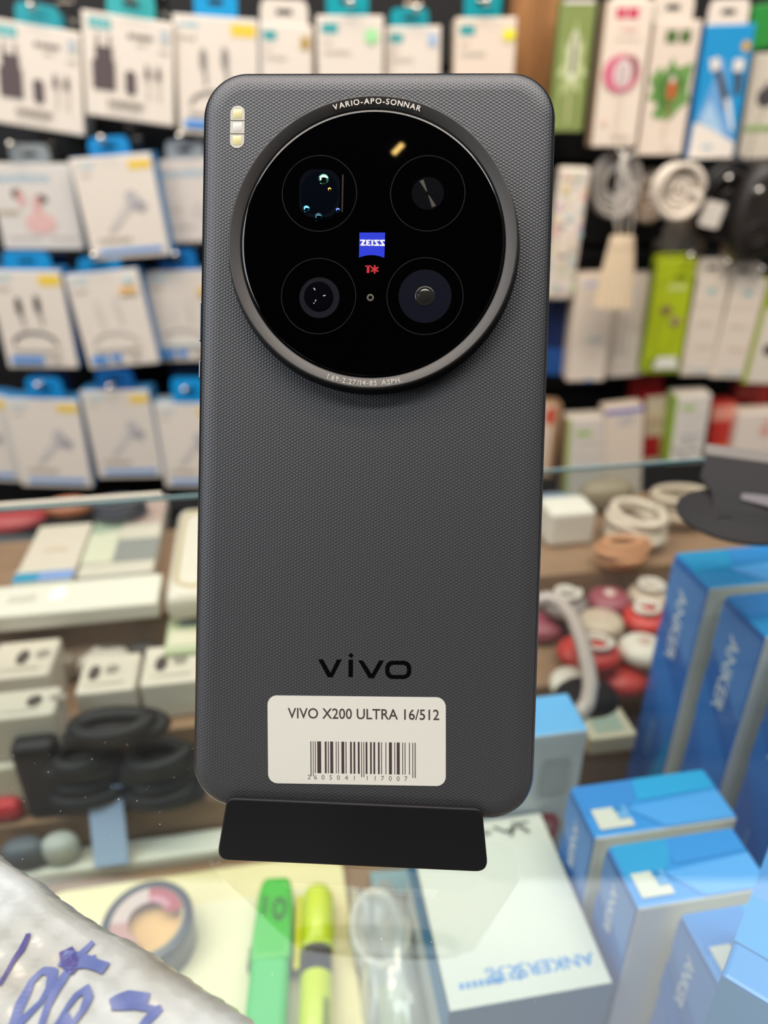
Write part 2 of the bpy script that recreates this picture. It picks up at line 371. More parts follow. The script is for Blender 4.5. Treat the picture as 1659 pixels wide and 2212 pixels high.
# lenses
faint = mat('#131316', .6, 0, .3); lensdark = mat('#04050a', .05, 0, .6)
def ring_line(mb, c, r, wd, m, h, n=64):
    mb.lathe([(r+wd, h), (r+wd*.5, h+.00004), (r, h)], m, Matrix.Translation((c[0], c[1], 0)), n)
lens_spec = [((690, 418), 80, 'zoom'), ((924, 418), 80, 'iris'), ((688, 640), 80, 'dome'), ((918, 640), 82, 'wide')]
for (c, rp, kind) in lens_spec:
    cc = gp(*c); r = abs(gp(c[0]+rp, c[1])[0]-cc[0])
    lb = MB(); le = MB(); ring_line(lb, cc, r, .00010, faint, HG+.00001)
    T = Matrix.Translation((cc[0], cc[1], HG))
    if kind == 'zoom':
        q = rrect(.0086, .0100, .0030, 8)
        le.prism(q, .00002, .00006, mat('#0a0d12', .1), T)
        le.lathe([(.0040, .00007), (.0036, .00012), (.0026, .0002), (.0013, .00026), (0, .00028)], mat('#05080f', .02, 0, .6), T @ Matrix.Diagonal((1, 1.15, 1, 1)), 48)
        x, y = gp(740, 418); le.box(.0003, .0078, .00012, mat('#2c2426', .3), c=(x, y, HG+.00006))
        for (px_, py_, rr_, cl) in ((699, 388, .0011, '#8fe8c0'), (662, 452, .0007, '#4fb0e8'), (688, 470, .0009, '#1d3a44'), (730, 455, .0005, '#4a60c0'), (712, 410, .0004, '#e0a050')):  # coloured glints of light modelled as tinted metal beads
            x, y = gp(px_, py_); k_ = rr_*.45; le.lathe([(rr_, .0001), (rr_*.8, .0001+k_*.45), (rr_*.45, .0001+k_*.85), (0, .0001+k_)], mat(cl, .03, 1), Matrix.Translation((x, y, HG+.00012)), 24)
    elif kind == 'iris':
        le.lathe([(.0034, .00003), (0, .00003)], mat('#0d0d11', .2, .4), T, 48)
        for a in (math.radians(118), math.radians(298)):
            k = MB(); M2 = T @ Matrix.Rotation(a, 4, 'Z')
            le.poly([(.0004, -.00010), (.0030, -.0005), (.0031, .0004), (.0005, .0001)], .00006, mat('#6a6660', .3, .7), M2)
    elif kind == 'dome':
        le.lathe([(.0043, .00003), (.0030, .00004)], mat('#1b1a21', .25, .2), T @ Matrix.Translation((.0002, -.0003, 0)), 48)
        le.lathe([(.0031, .00005), (.0025, .00015), (.0014, .00023), (0, .00026)], mat('#06070b', .03, 0, .6), T, 48)
        for k in range(9):  # tiny bright beads stand in for light glints on this lens
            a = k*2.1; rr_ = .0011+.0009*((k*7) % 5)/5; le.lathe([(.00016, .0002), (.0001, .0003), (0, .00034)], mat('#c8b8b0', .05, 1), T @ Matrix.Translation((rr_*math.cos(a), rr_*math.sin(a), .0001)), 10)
    else:
        le.lathe([(.0056, .00003), (.0020, .00004)], mat('#12141f', .22, .2), T, 48)
        le.lathe([(.0021, .00005), (.0019, .0002), (.0017, .00012), (.0014, .00025), (.0008, .00038), (0, .00042)], mat('#3a3936', .12, .6), T, 48)
    cl_ = part(lb, 'camera_lens', phone); part(le, 'lens_element', cl_)
mb_ = MB(); cc = gp(800, 643); T = Matrix.Translation((cc[0], cc[1], HG)); mb_.lathe([(.00075, .00002), (.00055, .00006), (.0004, .00003)], mat('#6b655c', .4, .5), T, 24); part(mb_, 'microphone_hole', phone)
# logo plate with the curved lower edge
bz = MB(); a = gp(776.5, 502.5); bq = gp(832, 502.5); cq = gp(830, 557); dq = gp(775.5, 556.5)
pts = [dq]
for k in range(1, 12):
    t = k/12; x = dq[0]+(cq[0]-dq[0])*t; y = dq[1]+(cq[1]-dq[1])*t+.00055*4*t*(1-t); pts.append((x, y))
pts += [cq, bq, a]; bluem = mat('#0828c8', .4)
bz.poly(pts, HG+.00002, bluem)
blk = MB()
x0, y0 = gp(777.5, 530.8); x1, y1 = gp(831.5, 518.3)
# squat slab letters drawn as strokes in unit cells
def stroke_letters(mb, seq, x0, y0, x1, y1, m, h, gap=.12):
    wds = [g[0] for g in seq]; tot = sum(wds)+gap*(len(seq)-1); ux = (x1-x0)/tot; x = x0
    for wd, polys in seq:
        for pl in polys: mb.poly([(x+p[0]*wd*ux, y0+p[1]*(y1-y0)) for p in pl], h, m)
        x += (wd+gap)*ux
Zl = (1.05, [[(.0, .78), (1, .78), (.95, 1), (.02, 1)], [(0, 0), (.38, 0), (.98, .8), (.58, .8)], [(.0, 0), (1, 0), (1.02, .22), (.1, .22)]])
El = (.9, [[(.1, 0), (.48, 0), (.48, 1), (.1, 1)], [(0, .8), (.98, .8), (.98, 1), (0, 1)], [(0, 0), (1, 0), (1, .2), (0, .2)], [(.4, .4), (.8, .4), (.8, .6), (.4, .6)]])
Il = (.5, [[(.2, 0), (.8, 0), (.8, 1), (.2, 1)], [(0, .8), (1, .8), (1, 1), (0, 1)], [(0, 0), (1, 0), (1, .2), (0, .2)]])
Sl = (1., [[(0, .78), (.98, .78), (1, 1), (.02, 1)], [(.0, .85), (.35, .85), (1, .15), (.6, .15)], [(0, 0), (1, 0), (1, .22), (0, .22)]])
stroke_letters(bz, [Zl, El, Il, Sl, Sl], x0, y0, x1, y1, mat('#f4f4f4', .4), HG+.00005)
part(bz, 'maker_badge', phone, 'blue square badge with white lettering')
rz = MB(); red = mat('#b3202c', .4)
x0, y0 = gp(788.5, 589.5); x1, y1 = gp(802, 573.5)
rz.rect(x0, y1-(y1-y0)*.17, x1, y1, HG+.00003, red); xm = (x0+x1)/2; rz.rect(xm-.00027, y0, xm+.00027, y1, HG+.00003, red)
cs = gp(809.3, 582)
for k in range(3):
    M2 = Matrix.Translation((cs[0], cs[1], 0)) @ Matrix.Rotation(math.radians(90+60*k), 4, 'Z'); rz.rect(-.0009, -.00017, .0009, .00017, HG+.00003+k*.000004, red, M2)
part(rz, 'coating_mark', phone, 'small red letter and star')
# flash
fl = MB(); fa = PH(513, 229, HB); fz_ = PH(513, 321, HB); fw = abs(PH(529, 275, HB)[0]-PH(498, 275, HB)[0]); fc_ = ((fa[0]+fz_[0])/2, (fa[1]+fz_[1])/2); fh = fa[1]-fz_[1]
fl.prism(rrect(fw, fh, fw*.48, 8, *fc_), HB-.0002, HB+.00012, mat('#c6c3b6', .25, 0, coat=1), bev=.00008)
for k, cxx in enumerate(('#d6cc98', '#d6d2cc', '#d6cc98')):
    yy = fc_[1]+(1-k)*fh*.31; s_ = fw*.42
    fl.lathe([(s_, HB+.00014), (s_*.55, HB+.0003), (0, HB+.00016)], mat(cxx, .3, 0), Matrix.Translation((fc_[0], yy, 0)), 4, a0=PI/4)
for k in (-1, 1): fl.rect(fc_[0]-fw/2, fc_[1]+k*fh*.155-.00008, fc_[0]+fw/2, fc_[1]+k*fh*.155+.00008, HB+.00016, mat('#55524c', .4))
part(fl, 'flash', phone, 'pale three-section flash window')
# maker's name on the back
lg = MB(); lgm = mat('#0c0c0e', .22, .5, name='dark gloss lettering')
def bp_(px, py): return PH(420+px/2.183, 1380+py/2.183, HB)
def pl(pts, h=HB+.00003): lg.poly([bp_(*p) for p in reversed(pts)], h, lgm)
for dx, dy, ww in ((583, 96, 112), (772, 101, 122)):
    yb_ = dy+84; m_ = dx+ww*.5
    pl([(dx, dy), (dx+23, dy+1), (m_+3, yb_-20), (m_+3, yb_+1), (m_-11, yb_)]); pl([(m_+3, yb_-20), (dx+ww-23, dy+1), (dx+ww, dy+1), (m_+13, yb_+1), (m_+3, yb_+1)])
pl([(727, 98), (748, 98), (747, 180), (726, 180)]); pl([(739, 66), (751, 78), (738, 91), (726, 78)])
o1 = rrect(123, 86, 36, 8, 961, 146); o2 = rrect(83, 48, 20, 8, 961, 146)
n = len(o1); P1 = [bp_(*p) for p in o1]; P2 = [bp_(*p) for p in o2]
lg.add([(p[0], p[1], HB+.00003) for p in P1+P2], [(i, i+n, (i+1) % n+n, (i+1) % n) for i in range(n)], lgm)
part(lg, 'maker_name', phone, 'glossy dark lettering near the bottom')
# sticker label
st = MB(); HS = HB+.00012
c4 = [PH(578, 1502, HS), PH(964, 1507, HS), PH(962, 1698, HS), PH(579, 1692, HS)]
ux = (Vector(c4[1])-Vector(c4[0])+Vector(c4[2])-Vector(c4[3]))/2; sw = ux.length; uy = (Vector(c4[0])-Vector(c4[3])+Vector(c4[1])-Vector(c4[2]))/2; shh = uy.length
ang = math.atan2(ux.y, ux.x); cen = sum((Vector(p) for p in c4), Vector((0, 0)))/4
SM = Matrix.Translation((cen.x, cen.y, 0)) @ Matrix.Rotation(ang, 4, 'Z')
st.prism(rrect(sw, shh, .0021, 8), HB, HS, mat('#cccbc1', .55, name='sticker paper'), SM, side=mat('#aaa6b4', .6))
ink = mat('#3a2a2e', .6)
def su(cx_, cy_): return ((cx_-32)/(1590-32)-.5)*sw, (.5-(cy_-60)/(825-60))*shh
bars = [(408,416,1),(429,435,1),(447,454,0),(468,502,0),(534,550,0),(562,570,0),(582,608,0),(631,638,0),(651,658,0),(680,705,0),(717,725,0),(756,772,0),(786,802,0),(824,840,0),(853,860,1),(873,880,1),(892,908,0),(931,946,0),(960,976,0),(1000,1015,0),(1028,1035,0),(1066,1073,0),(1096,1122,0),(1143,1150,0),(1164,1190,0),(1212,1219,0),(1233,1240,0),(1271,1278,0),(1300,1307,1),(1320,1328,1)]
for a_, b_, lng in bars:
    sk = (a_-408)/920*16-8
    xa, y1_ = su(a_, 445+8+0); xb, y0_ = su(b_, 730 + (28 if lng else 0)); st.rect(xa, y0_, xb, y1_, HS+.00002, ink, SM)
tw = text_mesh('VIVO X200 ULTRA 16/512', .0033)[2]
xa, yt = su(212, 258); xb, _ = su(1532, 258)
st.text('VIVO X200 ULTRA 16/512', .0033, ink, SM @ Matrix.Translation((xa, yt+.0001, 0)), zoff=HS+.00002, sx=(xb-xa)/(tw[1]-tw[0]), bold=.00003)
for ch, xx in zip('2605041117007', (392, 448, 515, 583, 650, 720, 790, 903, 972, 1036, 1105, 1173, 1240)):
    x_, y_ = su(xx-12, 785); st.text(ch, .0015, mat('#5a5458', .6), SM @ Matrix.Translation((x_, y_, 0)), zoff=HS+.00002)
part(st, 'price_label', phone, 'white paper label with printed model name and barcode')

# ------------------------------------------------------------------ black holder under the phone
plast = mat('#0e0e10', .5, 0, .3, name='black plastic'); 
BLc = on_z(467, 1858, .0004); BRc = on_z(1055, 1885, .0004); TLc = on_z(490, 1724, .0140); TRc = on_z(1042, 1749, .0140)
hx = (BRc-BLc).normalized(); mid = (BLc+BRc)/2; hy = Vector((-hx.y, hx.x, 0)); HM = fr(Vector((mid.x, mid.y, 0)), hx, hy, EZ)
holder = thing('phone_stand', 'black plastic stand with a trapezoid front lip under the upright phone', 'stand', HM, 'phone display stands')
HI = HM.inverted(); bl, br_, tl, tr_ = [HI @ p for p in (BLc, BRc, TLc, TRc)]
# front lip: slab between glass and ledge, rounded corners
def fillet(pts, rs, n=6):
    out = []; k = len(pts)
    for i in range(k):
        p = Vector(pts[i]); a = (Vector(pts[i-1])-p).normalized(); c = (Vector(pts[(i+1) % k])-p).normalized(); r = rs[i]
        if r <= 0: out.append(tuple(p)); continue
        p0 = p+a*r; p1 = p+c*r
        for j in range(n+1):
            t = j/n; out.append(tuple(p0*(1-t)**2+p*2*t*(1-t)+p1*t*t))
    return out
ay = (tl+tr_)/2-(bl+br_)/2; fh_ = ay.length; fy = ay.normalized(); fxx = Vector((1, 0, 0)); fy = (fy-fxx*fy.dot(fxx)).normalized(); fn = fxx.cross(fy)
FM = fr((bl+br_)/2, fxx, fy, fn)   # lip plane frame; +z faces the viewer
FMI = FM.inverted(); q = [(FMI @ p) for p in (bl, br_, tr_, tl)]
outl = fillet([(p.x, p.y) for p in q], [.003, .003, .0016, .0016])
part(MB().prism(outl, -.0012, 0, plast, bev=.0004), 'front_lip', holder, L=FM)
wtop = (tr_-tl).length
yp = (tl.y+tr_.y)/2
# ledge running back under the phone, plate behind it, disc on the glass
LB = MB(); ztop = .0045
LB.box(wtop-.004, .023, .0016, plast, c=(0, yp+.0125, ztop), bev=.0004); part(LB, 'ledge', holder)
a_ = math.atan2(PY.y, PY.z)
BM = HI @ PM
part(MB().box(wtop-.006, .072, .0018, plast, c=(-.004, -PHH/2+.034, -.0056), bev=.0006), 'back_plate', holder, L=BM)
part(MB().lathe([(0, 0), (.029, 0), (.03, .0008), (.0295, .0018), (.028, .002), (0, .002)], plast, Matrix.Translation((0, yp+.048, 0)), 64), 'round_base', holder)
part(MB().box(.024, .002, .05, plast, M=Matrix.Translation((0, yp+.050, .0012)) @ Matrix.Rotation(math.radians(8), 4, 'X'), c=(0, 0, .025), bev=.0005), 'prop', holder)


# ------------------------------------------------------------------ hanging packages
WALLY = 1.02
class Art:
    """printed shapes on a package front; u to the right, v up, 0..1"""
    def __init__(s, mb, w, h, z): s.mb, s.w, s.h, s.z = mb, w, h, z; s.k = 0
    def P(s, u, v): return ((u-.5)*s.w, (v-.5)*s.h)
    def zz(s): s.k += 1; return s.z+.0003+s.k*.00006
    def r(s, u0, v0, u1, v1, c, rough=.5): 
        a = s.P(u0, v0); b = s.P(u1, v1); s.mb.rect(a[0], a[1], b[0], b[1], s.zz(), mat(c, rough)); return s
    def poly(s, pts, c): 
        P = [s.P(*p) for p in pts]; ar = sum(P[i-1][0]*P[i][1]-P[i][0]*P[i-1][1] for i in range(len(P)))
        if ar < 0: P.reverse()
        s.mb.poly(P, s.zz(), mat(c, .5)); return s
    def disc(s, u, v, ru, rv, c, a0=0, a1=360, n=24):
        return s.poly([(u+ru*math.cos(math.radians(a0+(a1-a0)*k/n)), v+rv*math.sin(math.radians(a0+(a1-a0)*k/n))) for k in range(n+(0 if a1-a0 == 360 else 1))], c)
    def line(s, pts, wd, c):
        for (a, b) in zip(pts, pts[1:]):
            A = Vector(s.P(*a)); B = Vector(s.P(*b)); d = (B-A).normalized(); n = Vector((-d.y, d.x))*wd/2*s.w; e = d*wd*.3*s.w
            s.mb.poly([tuple(A-e-n), tuple(B+e-n), tuple(B+e+n), tuple(A-e+n)], s.zz(), mat(c, .5))
        return s
    def text(s, st, u, v, hgt, c, sx=1, rot=0, align='LEFT'):
        p = s.P(u, v); s.mb.text(st, hgt*s.h, mat(c, .5), Matrix.Translation((p[0], p[1], 0)) @ Matrix.Rotation(rot, 4, 'Z'), zoff=s.zz(), sx=sx, align=align, bold=hgt*s.h*.02); return s
    def dashes(s, u0, v, u1, hgt, c, n=5):
        R = random.Random(int(u0*97+v*1013)); u = u0
        while u < u1:
            l = R.uniform(.02, .06); s.r(u, v, min(u+l, u1), v+hgt, c); u += l+.012
        return s
def fit(q, y, off=0):
    """four pixel corners (TL, TR, BR, BL) on the vertical plane y -> centre, size, roll"""
    P = [on_y(a, b, y) for a, b in q]; c = (P[0]+P[1]+P[2]+P[3])/4
    e = (P[1]-P[0]+P[2]-P[3])/2; f = (P[0]-P[3]+P[1]-P[2])/2
    ang = (math.atan2(e.z, e.x)+math.atan2(-f.x, f.z))/2
    return c, e.length, f.length, ang
def hook(q0, label, yfront, group):
    """chrome peg from the wall to a round tip at pixel q0"""
    p = on_y(q0[0], q0[1], yfront-.012)
    M = Matrix.Translation((p.x, WALLY, p.z)); m = mat('#c9c4bc', .15, 1)
    r = thing('display_hook', label, 'hook', M, group); L = WALLY-p.y
    part(MB().tube([(0, 0, -.004), (0, -L*.5, -.002), (0, -L, 0)], .0017, m), 'peg', r)
    part(MB().ellipsoid((0, -L, 0), .004, .004, .004, mat('#efe9df', .08, 1)), 'ball_tip', r)
    part(MB().box(.02, .002, .03, m, c=(0, -.001, 0), bev=.0005), 'wall_clip', r)
def package(label, q, y, dep, art=None, front='#e9e2d8', side=None, left=None, tab=None, tabc=None, tabclear=False, hk=None, hkl=None, group='boxes hanging on the left of the wall', cat='box', name='product_box', rx=.0015, behind=0, yaw=0, rim=None):
    c, w_, h_, ang = fit(q, y)
    # local frame: x right, y up, z toward the viewer
    R = Matrix(((1, 0, 0, 0), (0, 0, -1, 0), (0, 1, 0, 0), (0, 0, 0, 1)))
    M = Matrix.Translation(c) @ R @ Matrix.Rotation(ang, 4, 'Z') @ Matrix.Rotation(yaw, 4, 'Y')
    root = thing(name, label, cat, M, group)
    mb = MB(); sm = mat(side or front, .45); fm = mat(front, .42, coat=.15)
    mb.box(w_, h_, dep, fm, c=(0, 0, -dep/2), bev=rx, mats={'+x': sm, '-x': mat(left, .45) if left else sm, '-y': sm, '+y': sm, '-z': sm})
    if art: art(Art(mb, w_, h_, 0))
    part(mb, 'carton', root)
    if tab:
        P = [M.inverted() @ on_y(a, b, y) for a, b in tab]  # px polygon TL TR BR BL
        x0 = (P[0].x+P[3].x)/2; x1 = (P[1].x+P[2].x)/2; y0 = h_/2-.001; y1 = max((P[0].y+P[1].y)/2, y0+.008); z = -.001
        tm = mat(tabc, .35) if not tabclear else clear_mat('clear tab', (.8, .82, .84, 1), 2, .15, .25)
        t = MB(); W_ = x1-x0; H_ = y1-y0; cx_ = (x0+x1)/2; cy_ = (y0+y1)/2; sw_ = W_*.34; sh_ = min(H_*.22, .008)
        yy = y0+H_*.5
        # frame around a euro slot
        for (a0, b0, a1, b1) in ((x0, y0, x1, yy-sh_/2), (x0, yy-sh_/2, cx_-sw_/2, yy+sh_/2), (cx_+sw_/2, yy-sh_/2, x1, yy+sh_/2)):
            t.box(a1-a0, b1-b0, .0008, tm, c=((a0+a1)/2, (b0+b1)/2, z))
        o = fillet([(x0, yy+sh_/2), (x1, yy+sh_/2), (x1-W_*.05, y1), (x0+W_*.05, y1)], [0, 0, W_*.12, W_*.12]); t.prism(o, z-.0004, z+.0004, tm)
        part(t, 'hang_tab', root)
    if hk: hook(hk, hkl or ('hook of the '+label), y, group.replace('boxes', 'hooks'))
    for k in range(behind):
        pass
    return root, M, w_, h_
YL = .93
def back_box(label, q, dx, dy, front, side, n, tab=None, tabc=None, group='boxes hanging on the left of the wall'):
    """a further box on the same hook behind the front one"""
    q2 = [(a+dx, b+dy) for a, b in q]; return package(label, q2, YL+.034*n, .022, None, front, side, None, [(a+dx, b+dy) for a, b in tab] if tab else None, tabc, group=group)

def art_charger(brand='#3aa9ad'):
    def f(a):
        a.r(.08, .85, .32, .95, brand, .3).text('ANKER', .10, .875, .07, '#bfe6e4', sx=.9)
        a.dashes(.5, .80, .78, .045, '#6e675e').dashes(.6, .74, .7, .02, '#9b948a')
        a.r(.86, .80, .95, .92, '#b9c3c8').dashes(.84, .70, .95, .02, '#a9a49b')
        d = '#5a4e50'
        a.r(.10, .28, .35, .56, d).r(.14, .56, .33, .69, d)
        a.r(.155, .69, .185, .80, '#7d7570').r(.28, .69, .31, .80, '#7d7570')
        a.disc(.52, .38, .055, .12, d).r(.465, .28, .575, .48, d)
        for u in (.70, .82): a.disc(u+.01, .48, .028, .075, d).r(u, .24, u+.025, .44, '#cfc8bc').r(u-.0, .54, u+.02, .58, '#8a837c')
        a.dashes(.26, .14, .66, .05, '#8f887d').dashes(.26, .09, .62, .015, '#b3aca2')
    return f
def art_cable(dark='#4a4846', ylw=True, light=False, bar=1):
    def f(a):
        a.text('ANKER', .06, .90, .055, '#7fc4dc', sx=1.1)
        if ylw: a.r(.68, .85, .97, .95, '#f0cf45')
        a.dashes(.06, .80, .26, .03, '#b5aca0')
        for u, v in ((.34, .64), (.60, .66)):
            a.disc(u, v, .045, .10, dark if not light else '#d9d3ca').disc(u+.02, v-.14, .02, .08, '#8f8a84' if not light else '#d0c9bf')
        pts = []
        for k in range(13):
            t = PI*k/12; pts.append((.47-.30*math.cos(t), .26+.12*math.sin(t)))
        a.line(pts, .035, dark if not light else '#cdc6bc')
        a.dashes(.14, .17, .8, .03, '#a39b90')
        if bar == 1: a.r(.08, .06, .55, .13, '#4f93dd').dashes(.62, .08, .8, .04, '#b4ada3')
        else: a.r(.08, .06, .30, .14, '#3d8fdc').r(.35, .07, .5, .14, '#4f93dd').dashes(.62, .08, .76, .04, '#b4ada3')
    return f
def art_plug(a):
    a.text('ANKER', .08, .90, .05, '#8fcbe0', sx=1.1).r(.70, .86, .97, .94, '#eecb4a').dashes(.10, .82, .24, .025, '#bdb4a8')
    a.poly([(.40, .30), (.62, .47), (.72, .60), (.66, .64), (.57, .55), (.36, .36)], '#d0cbc6').poly([(.60, .50), (.78, .44), (.84, .52), (.70, .62)], '#a9a7aa').disc(.66, .60, .08, .07, '#bdbabb')
    a.poly([(.33, .26), (.45, .34), (.41, .38), (.29, .29)], '#c9c5c2')
    a.dashes(.14, .18, .55, .035, '#b3a999').r(.12, .06, .92, .105, '#5f9ee2')
def art_sound(pink=True):
    def f(a):
        a.text('soundcore', .04, .80, .14, '#8db9cf', sx=1.15)
        if pink:
            a.disc(.30, .66, .07, .06, '#6e5b58').disc(.34, .60, .045, .1, '#dba8a4').disc(.58, .60, .08, .05, '#5d5350').disc(.52, .52, .05, .12, '#dba8a4')
            a.disc(.52, .32, .19, .13, '#e2b9b3').dashes(.03, .42, .28, .05, '#b4a587').dashes(.1, .14, .5, .02, '#c4b8aa').dashes(.6, .14, .95, .02, '#c4b8aa')
        else: a.disc(.6, .4, .12, .1, '#cdc5bd').dashes(.1, .4, .3, .03, '#c7bcb0').dashes(.1, .2, .5, .02, '#c4b8aa')
    return f
def art_earbud(teal='#3fa6ab', sticker=None, c='#a99c90'):
    def f(a):
        a.r(.08, .86, .32, .94, teal, .3).dashes(.10, .78, .24, .02, '#c2aea4').dashes(.10, .70, .5, .03, '#c9beb2')
        a.disc(.62, .34, .16, .13, c).disc(.56, .28, .1, .1, '#d3c8be').dashes(.1, .42, .2, .04, '#9cc7c0')
        if sticker == 'green': a.disc(.82, .84, .1, .06, '#a6e8a6')
        if sticker == 'holo': a.r(.78, .83, .92, .93, '#a9c7e8', .15)
        if sticker == 'gold': a.r(.78, .80, .93, .90, '#b79a4c', .25)
        if sticker == 'sun': a.disc(.88, .86, .11, .05, '#f4ea3c')
    return f
CW = '#e8dfd3'
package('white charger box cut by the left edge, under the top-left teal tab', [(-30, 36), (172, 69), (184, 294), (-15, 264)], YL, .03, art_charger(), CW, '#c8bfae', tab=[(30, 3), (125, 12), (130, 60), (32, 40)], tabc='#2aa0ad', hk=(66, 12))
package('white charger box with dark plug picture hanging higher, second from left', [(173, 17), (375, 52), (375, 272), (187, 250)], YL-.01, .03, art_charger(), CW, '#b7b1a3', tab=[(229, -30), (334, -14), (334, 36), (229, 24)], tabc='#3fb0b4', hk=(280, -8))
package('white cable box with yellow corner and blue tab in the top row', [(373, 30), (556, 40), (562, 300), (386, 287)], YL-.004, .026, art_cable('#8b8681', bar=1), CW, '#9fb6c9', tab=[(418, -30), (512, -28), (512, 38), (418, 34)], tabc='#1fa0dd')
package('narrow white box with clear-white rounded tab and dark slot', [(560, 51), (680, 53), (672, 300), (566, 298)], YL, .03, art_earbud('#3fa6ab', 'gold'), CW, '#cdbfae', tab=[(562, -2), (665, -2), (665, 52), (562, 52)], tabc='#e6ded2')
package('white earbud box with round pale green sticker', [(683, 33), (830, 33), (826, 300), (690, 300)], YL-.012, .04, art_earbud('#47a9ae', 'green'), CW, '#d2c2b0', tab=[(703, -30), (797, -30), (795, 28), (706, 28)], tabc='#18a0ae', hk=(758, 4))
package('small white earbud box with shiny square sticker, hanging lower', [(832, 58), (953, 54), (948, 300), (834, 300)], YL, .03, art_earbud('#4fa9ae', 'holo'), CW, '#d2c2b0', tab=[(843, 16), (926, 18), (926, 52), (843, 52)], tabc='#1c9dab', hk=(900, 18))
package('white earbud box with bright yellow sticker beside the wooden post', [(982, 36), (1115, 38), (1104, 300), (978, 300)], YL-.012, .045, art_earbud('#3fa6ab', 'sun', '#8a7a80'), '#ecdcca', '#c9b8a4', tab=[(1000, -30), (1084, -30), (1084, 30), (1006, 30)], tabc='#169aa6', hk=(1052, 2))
# row 2
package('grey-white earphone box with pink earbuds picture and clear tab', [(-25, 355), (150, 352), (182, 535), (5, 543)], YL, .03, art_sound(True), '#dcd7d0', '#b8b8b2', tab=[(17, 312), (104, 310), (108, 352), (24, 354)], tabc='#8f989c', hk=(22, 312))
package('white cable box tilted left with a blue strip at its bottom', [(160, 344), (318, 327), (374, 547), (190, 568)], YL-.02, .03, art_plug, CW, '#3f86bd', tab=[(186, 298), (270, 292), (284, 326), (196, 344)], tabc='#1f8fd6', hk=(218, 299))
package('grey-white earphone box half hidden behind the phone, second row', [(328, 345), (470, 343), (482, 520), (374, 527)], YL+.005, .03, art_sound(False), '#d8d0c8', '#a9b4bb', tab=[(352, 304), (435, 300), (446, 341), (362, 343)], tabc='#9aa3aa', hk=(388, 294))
# row 3
package('white box with two dark cable plugs and a black arched cable picture', [(-15, 586), (128, 581), (169, 788), (6, 802)], YL-.02, .03, art_cable('#3d3a36'), CW, '#2f78b2', tab=[(3, 545), (105, 541), (111, 580), (8, 584)], tabc='#1c95da')
package('plain white box with pale cable picture and orange mark, third row', [(145, 598), (299, 574), (341, 780), (189, 803)], YL-.02, .03, lambda a: (art_cable(light=True, ylw=False, bar=2)(a), a.r(.7, .76, .92, .83, '#eec27c'), a.r(.78, .87, .9, .93, '#bfdfe6')), CW, '#2f78b2', tab=[(165, 556), (258, 550), (263, 580), (170, 594)], tabc='#1a86c4', hk=(203, 553))
package('white box beside the phone with two blue patches at its bottom', [(314, 588), (455, 580), (470, 775), (338, 787)], YL, .03, lambda a: (art_cable(light=True, ylw=False, bar=2)(a), a.r(.8, .74, .95, .82, '#e9c060'), a.r(.0, .19, 1, .22, '#dde7ea')), '#ddd5ca', '#3b7db0', tab=[(341, 540), (420, 536), (427, 580), (345, 586)], tabc='#1873bd', hk=(378, 550))
# row 4
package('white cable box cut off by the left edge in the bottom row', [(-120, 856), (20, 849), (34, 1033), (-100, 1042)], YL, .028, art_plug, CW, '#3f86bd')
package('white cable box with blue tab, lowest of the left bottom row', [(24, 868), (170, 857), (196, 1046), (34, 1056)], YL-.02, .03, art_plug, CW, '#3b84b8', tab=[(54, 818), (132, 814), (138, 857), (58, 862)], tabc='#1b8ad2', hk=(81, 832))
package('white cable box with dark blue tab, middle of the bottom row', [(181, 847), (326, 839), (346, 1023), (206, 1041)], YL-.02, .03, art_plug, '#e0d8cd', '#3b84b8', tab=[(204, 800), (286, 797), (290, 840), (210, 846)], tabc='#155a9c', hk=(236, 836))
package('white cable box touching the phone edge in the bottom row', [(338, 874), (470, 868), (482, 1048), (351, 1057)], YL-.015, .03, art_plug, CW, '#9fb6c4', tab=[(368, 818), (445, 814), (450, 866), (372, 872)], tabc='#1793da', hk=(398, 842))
# boxes further back on the same hooks: only their blue edges and tabs show
for lab, q, y, fr_, sd, tb_, tc_ in (
    ('dark blue tab box behind the black-cable box', [(40, 592), (150, 588), (176, 778), (60, 780)], .975, '#2a6da6', '#1f5b90', [(55, 548), (140, 545), (150, 588), (60, 590)], '#123f78'),
    ('blue-sided box behind the box with pale cable picture', [(215, 590), (312, 572), (345, 765), (250, 770)], .975, '#2a6da6', '#1f5b90', None, None),
    ('blue box behind the lowest bottom row box', [(60, 868), (182, 858), (202, 1030), (80, 1036)], .975, '#2c77b0', '#1f5b90', [(70, 806), (150, 800), (152, 858), (76, 862)], '#0f3d77'),
    ('blue box behind the middle bottom row box', [(215, 848), (338, 842), (352, 1005), (240, 1010)], .975, '#2c77b0', '#1f5b90', [(215, 795), (292, 790), (300, 842), (222, 846)], '#0d3a70'),
    ('blue box behind the bottom row box at the phone edge', [(365, 870), (470, 866), (480, 1030), (380, 1034)], .98, '#2c77b0', '#1f5b90', [(365, 795), (445, 790), (450, 866), (372, 870)], '#0f437f'),
    ('blue-edged box behind the tilted cable box', [(205, 345), (326, 330), (372, 530), (240, 540)], .975, '#2f7cb8', '#1f5b90', None, None),
    ('teal tab box behind the left charger box', [(60, 62), (178, 80), (188, 275), (80, 262)], .98, '#bfb7a8', '#9b9588', [(60, 20), (136, 26), (142, 66), (66, 56)], '#1a7f90')):
    package(lab, q, y, .026, None, fr_, sd, None, tb_, tc_)

